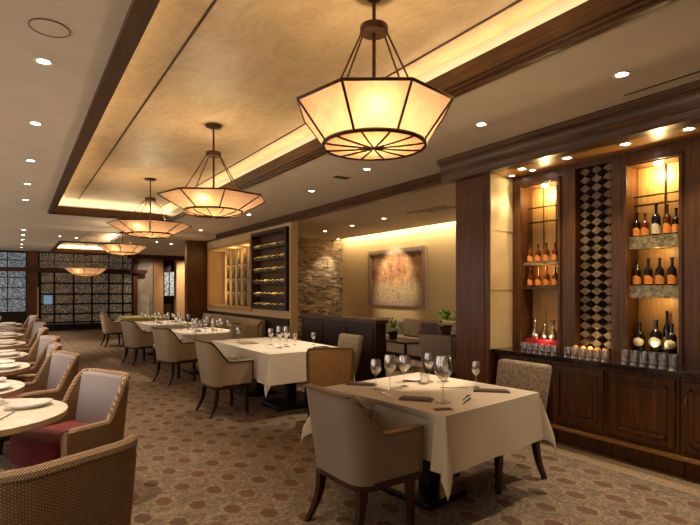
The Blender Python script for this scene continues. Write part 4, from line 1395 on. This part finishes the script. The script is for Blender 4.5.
lyb = obj('wine_bottle', bb, plain('gold_foil_bottle', (196, 160, 104), 0.3, 0.1, 0.4, 14), None, (4.688, 9.2, 1.45), smooth=True)
cnt = 0
lyp = []
for si, z_ in enumerate(zs):
    for k in range(15):
        yy = 9.17 + k * 0.107
        if cnt < 3:
            o = lyb if cnt == 0 else lyb.copy()
            if cnt:
                o.data = lyb.data.copy(); o.data.materials[0] = M['bottle_green'] if cnt == 1 else M['label_cream']
                COL.objects.link(o)
            lyp.append(o)
        else:
            o = lyp[(0, 1, 2, 1, 0, 2, 2, 1)[(cnt * 5 + si) % 8]].copy(); COL.objects.link(o)
        o.location = (4.688, yy, z_ + 0.037)
        tag(o, 'lying bottle, %s shelf up in the dark wall rack, %s from near end' % (ordinal(si), ordinal(k)), 'bottle', 'lying bottles in the dark wall rack')
        cnt += 1
bm.free()
for z_ in zs:
    strip_y(4.52, 9.1, 10.7, z_ + 0.2, 0.9, 0.6, -1, (255, 200, 120), 0.02)
# lit niche with hanging rods of bottles
disp = thing('bottle_display', 'lit niche stand of upright bottles on metal rods beside the dark rack', 'display', (0, 0, 0))
cols = [11.7, 12.1, 12.5, 12.9, 13.3]
for y in cols:
    for dy in (-0.09, 0.09):
        bm = BM(); tube(bm, [(4.85, y + dy, 1.08), (4.85, y + dy, 2.6)], 0.008, 6); obj('rod', bm, M['bronze'], disp)
zl = [1.1, 1.46, 1.82, 2.18]
for z_ in zl:
    bm = BM(); box(bm, 4.8, 11.5, z_ - 0.008, 4.9, 13.5, z_); obj('shelf', bm, M['pane'], disp)
bm = bottle_mesh(0.042, 0.3, 0.4)
ub = obj('display_bottle', bm, plain('pale_display_bottle', (132, 116, 84), 0.12, 0, 0.2), None, (4.85, 11.7, 1.1), smooth=True)
cnt = 0
for zi, z_ in enumerate(zl):
    for yi, y in enumerate(cols):
        o = ub if cnt == 0 else ub.copy()
        if cnt:
            COL.objects.link(o)
        o.location = (4.85, y, z_ + 0.001)
        tag(o, 'upright bottle in the lit niche, %s shelf up, %s from near end' % (ordinal(zi), ordinal(yi)), 'bottle', 'upright bottles in the lit niche')
        cnt += 1
strip_x(13.95, 4.62, 4.98, 1.85, 3, -1, 0, (255, 205, 120), 1.3)
point((4.72, 12.5, 2.5), 3, (255, 205, 125))
point((4.72, 11.6, 2.5), 2, (255, 205, 125))

# banquette along the display wall
def banquette(label, loc, rz, L, back_h, m, name='banquette'):
    t = thing(name, label, 'bench', loc, rz)
    bm = BM(); box(bm, -0.25, -L / 2, 0.1, 0.28, L / 2, 0.36, 0.01); obj('base', bm, m, t)
    bm = BM(); box(bm, -0.2, -L / 2 + 0.01, 0.36, 0.3, L / 2 - 0.01, 0.47, 0.035, 3); obj('seat', bm, m, t, smooth=True)
    bm = BM(); box(bm, -0.3, -L / 2, 0.1, -0.16, L / 2, back_h, 0.03, 3); obj('backrest', bm, m, t, smooth=True)
    bm = BM(); box(bm, -0.22, -L / 2 + 0.05, 0.0, 0.22, L / 2 - 0.05, 0.1); obj('plinth', bm, M['wood_dark'], t)
    return t
banquette('long beige banquette under the lit bottle displays', (4.2, 12.0, 0), PI, 4.0, 0.85, M['taupe_light'])
bm = BM(); box(bm, -0.04, -0.16, 0, 0.04, 0.16, 0.26, 0.03, 3)
tag(obj('cushion', bm, M['mauve'], None, (4.3, 11.2, 0.475), smooth=True), 'small dark cushion leaning on the beige banquette', 'cushion')

# dark partition between tables and alcove
part = thing('low_partition', 'waist-high dark panelled partition between the second table and the alcove', 'partition', (0, 0, 0))
bm = BM(); box(bm, 4.44, 5.95, 0, 4.62, 8.28, 1.0); obj('body', bm, M['wood_dark'], part)
for i in range(3):
    y0 = 6.02 + i * 0.74
    bm = BM(); box(bm, 4.425, y0, 0.12, 4.44, y0 + 0.64, 0.92, 0.006); obj('panel', bm, M['wood_dark'], part)
bm = BM(); box(bm, 4.41, 5.92, 1.0, 4.65, 8.3, 1.05, 0.01); obj('cap', bm, plain('carved_cap', (74, 52, 36), 0.5, 0, 0.4, 30), part)

# ------------------------------------------------------------------ alcove lounge
PY0, PY1, PZ0, PZ1 = 8.4, 10.6, 1.12, 2.5
pt = thing('painting', 'large framed autumn landscape on the ochre alcove wall', 'painting', (7.69, (PY0 + PY1) / 2, (PZ0 + PZ1) / 2))
hw, hh = (PY1 - PY0) / 2, (PZ1 - PZ0) / 2
bm = BM()
for (o_, t_, x0) in ((0, 0.09, -0.05), (0.09, 0.13, -0.035)):
    a, b = hw - o_, hh - o_
    w = t_ - o_
    box(bm, x0, -a, -b, 0, -a + w, b); box(bm, x0, a - w, -b, 0, a, b)
    box(bm, x0, -a + w, -b, 0, a - w, -b + w); box(bm, x0, -a + w, b - w, 0, a - w, b)
obj('frame', bm, M['frame'], pt)
bm = BM(); box(bm, -0.02, -hw + 0.12, -hh + 0.12, 0, hw - 0.12, hh - 0.12); obj('canvas', bm, M['art'], pt)
spot((6.6, 9.5, 2.87), 40, 60, 0.6, (7.69, 9.5, 1.8))
banquette('long pale sofa against the ochre alcove wall under the painting', (7.33, 8.2, 0), PI, 6.4, 0.78, M['sofa'], 'sofa')
for i, (x, y, m, lb, s) in enumerate(((7.27, 6.6, 'cushion', 'large speckled cushion near the plant on the alcove sofa', 0.22), (7.27, 7.25, 'cushion', 'speckled cushion left of the large one on the alcove sofa', 0.2),
                                 (7.25, 8.4, 'cushion', 'speckled cushion in the middle of the alcove sofa', 0.2), (7.22, 7.8, 'mauve', 'plum cushion on the alcove sofa', 0.18), (7.25, 9.4, 'cushion', 'speckled cushion at the left of the alcove sofa below the painting', 0.2))):
    bm = BM(); vs = box(bm, -0.06, -s * 1.3, 0, 0.06, s * 1.3, 2 * s, 0.05, 3)
    tag(obj('cushion', bm, M[m], None, (x, y, 0.475), 0.0, True), lb, 'cushion', 'cushions on the alcove sofa')
ct = thing('coffee_table', 'low dark table before the alcove sofa', 'table', (6.2, 7.7, 0))
bm = BM(); box(bm, -0.3, -0.7, 0.5, 0.3, 0.7, 0.54, 0.006); obj('tabletop', bm, M['wood_dark'], ct)
for a in (-1, 1):
    for b in (-1, 1):
        bm = BM(); box(bm, a * 0.26 - 0.02, b * 0.64 - 0.02, 0, a * 0.26 + 0.02, b * 0.64 + 0.02, 0.5); obj('leg', bm, M['wood_dark'], ct)
side_chair('pale grey chair in the alcove, its back to the pilaster', (4.95, 5.0, 0), R(20), M['sofa'], 'alcove chairs')
def plant(loc, s, label, seed, pot=True):
    t = thing('potted_plant', label, 'plant', loc, 0, 'plants in the alcove')
    bm = BM(); lathe(bm, [(0, 0), (0.08 * s, 0), (0.11 * s, 0.16 * s), (0.1 * s, 0.16 * s), (0.09 * s, 0.14 * s), (0, 0.14 * s)], 16); obj('pot', bm, M['pot'], t, smooth=True)
    rr = random.Random(seed)
    bm = BM()
    for k in range(60):
        a = rr.uniform(0, 2 * PI); e = rr.uniform(0.15, 1.4); L = rr.uniform(0.1, 0.26) * s
        d = Vector((math.cos(a) * math.cos(e), math.sin(a) * math.cos(e), math.sin(e)))
        c = Vector((0, 0, 0.14 * s)) + d * L
        side = d.cross(Vector((0, 0, 1))).normalized() * 0.035 * s
        tip = c + d * 0.11 * s + Vector((0, 0, -0.03 * s))
        mid = c + d * 0.05 * s
        v = [bm.verts.new(p) for p in (c, mid + side, tip, mid - side)]
        bm.faces.new(v)
    obj('foliage', bm, M['leaf'], t)
bm = BM(); box(bm, -0.13, -2.0, 0, 0.13, 2.0, 0.8, 0.006)
tag(obj('ledge', bm, M['wood_dark'], None, (6.75, 4.5 + 1.3, 0)), 'dark ledge holding the green plant beside the pilaster', 'shelf') if False else bm.free()
st = thing('plant_stand', 'dark stand under the green plant in the alcove by the pilaster', 'stand', (7.1, 5.7, 0))
bm = BM(); box(bm, -0.18, -0.18, 0.62, 0.18, 0.18, 0.66, 0.006); obj('top', bm, M['wood_dark'], st) if False else bm.free()
for a in (-1, 1):
    for b in (-1, 1):
        bm = BM(); box(bm, a * 0.14 - 0.02, b * 0.14 - 0.02, 0, a * 0.14 + 0.02, b * 0.14 + 0.02, 0.62); obj('leg', bm, M['wood_dark'], st)
bm = BM(); box(bm, -0.18, -0.18, 0.62, 0.18, 0.18, 0.66, 0.006); obj('stand_top', bm, M['wood_dark'], st)
st.location = (6.75, 6.85, 0)
plant((6.75, 6.85, 0.661), 1.1, 'bright green leafy plant on a stand in the alcove by the pilaster', 5)
plant((6.2, 7.75, 0.541), 0.9, 'small green plant on the low alcove table', 9)

# ------------------------------------------------------------------ world and view
w = bpy.data.worlds.new('room_ambient'); SC.world = w
w.use_nodes = True
w.node_tree.nodes['Background'].inputs[0].default_value = lin((255, 214, 170))
w.node_tree.nodes['Background'].inputs[1].default_value = 0.05
SC.view_settings.view_transform = 'Standard'
SC.view_settings.look = 'None'
SC.view_settings.exposure = 0.9
SC.view_settings.gamma = 1.0
SC.view_settings.use_curve_mapping = False
SC.cycles.use_denoising = True
SC.cycles.max_bounces = 8
SC.cycles.transparent_max_bounces = 16
SC.cycles.sample_clamp_indirect = 4.0
SC.cycles.caustics_reflective = False
SC.cycles.caustics_refractive = False
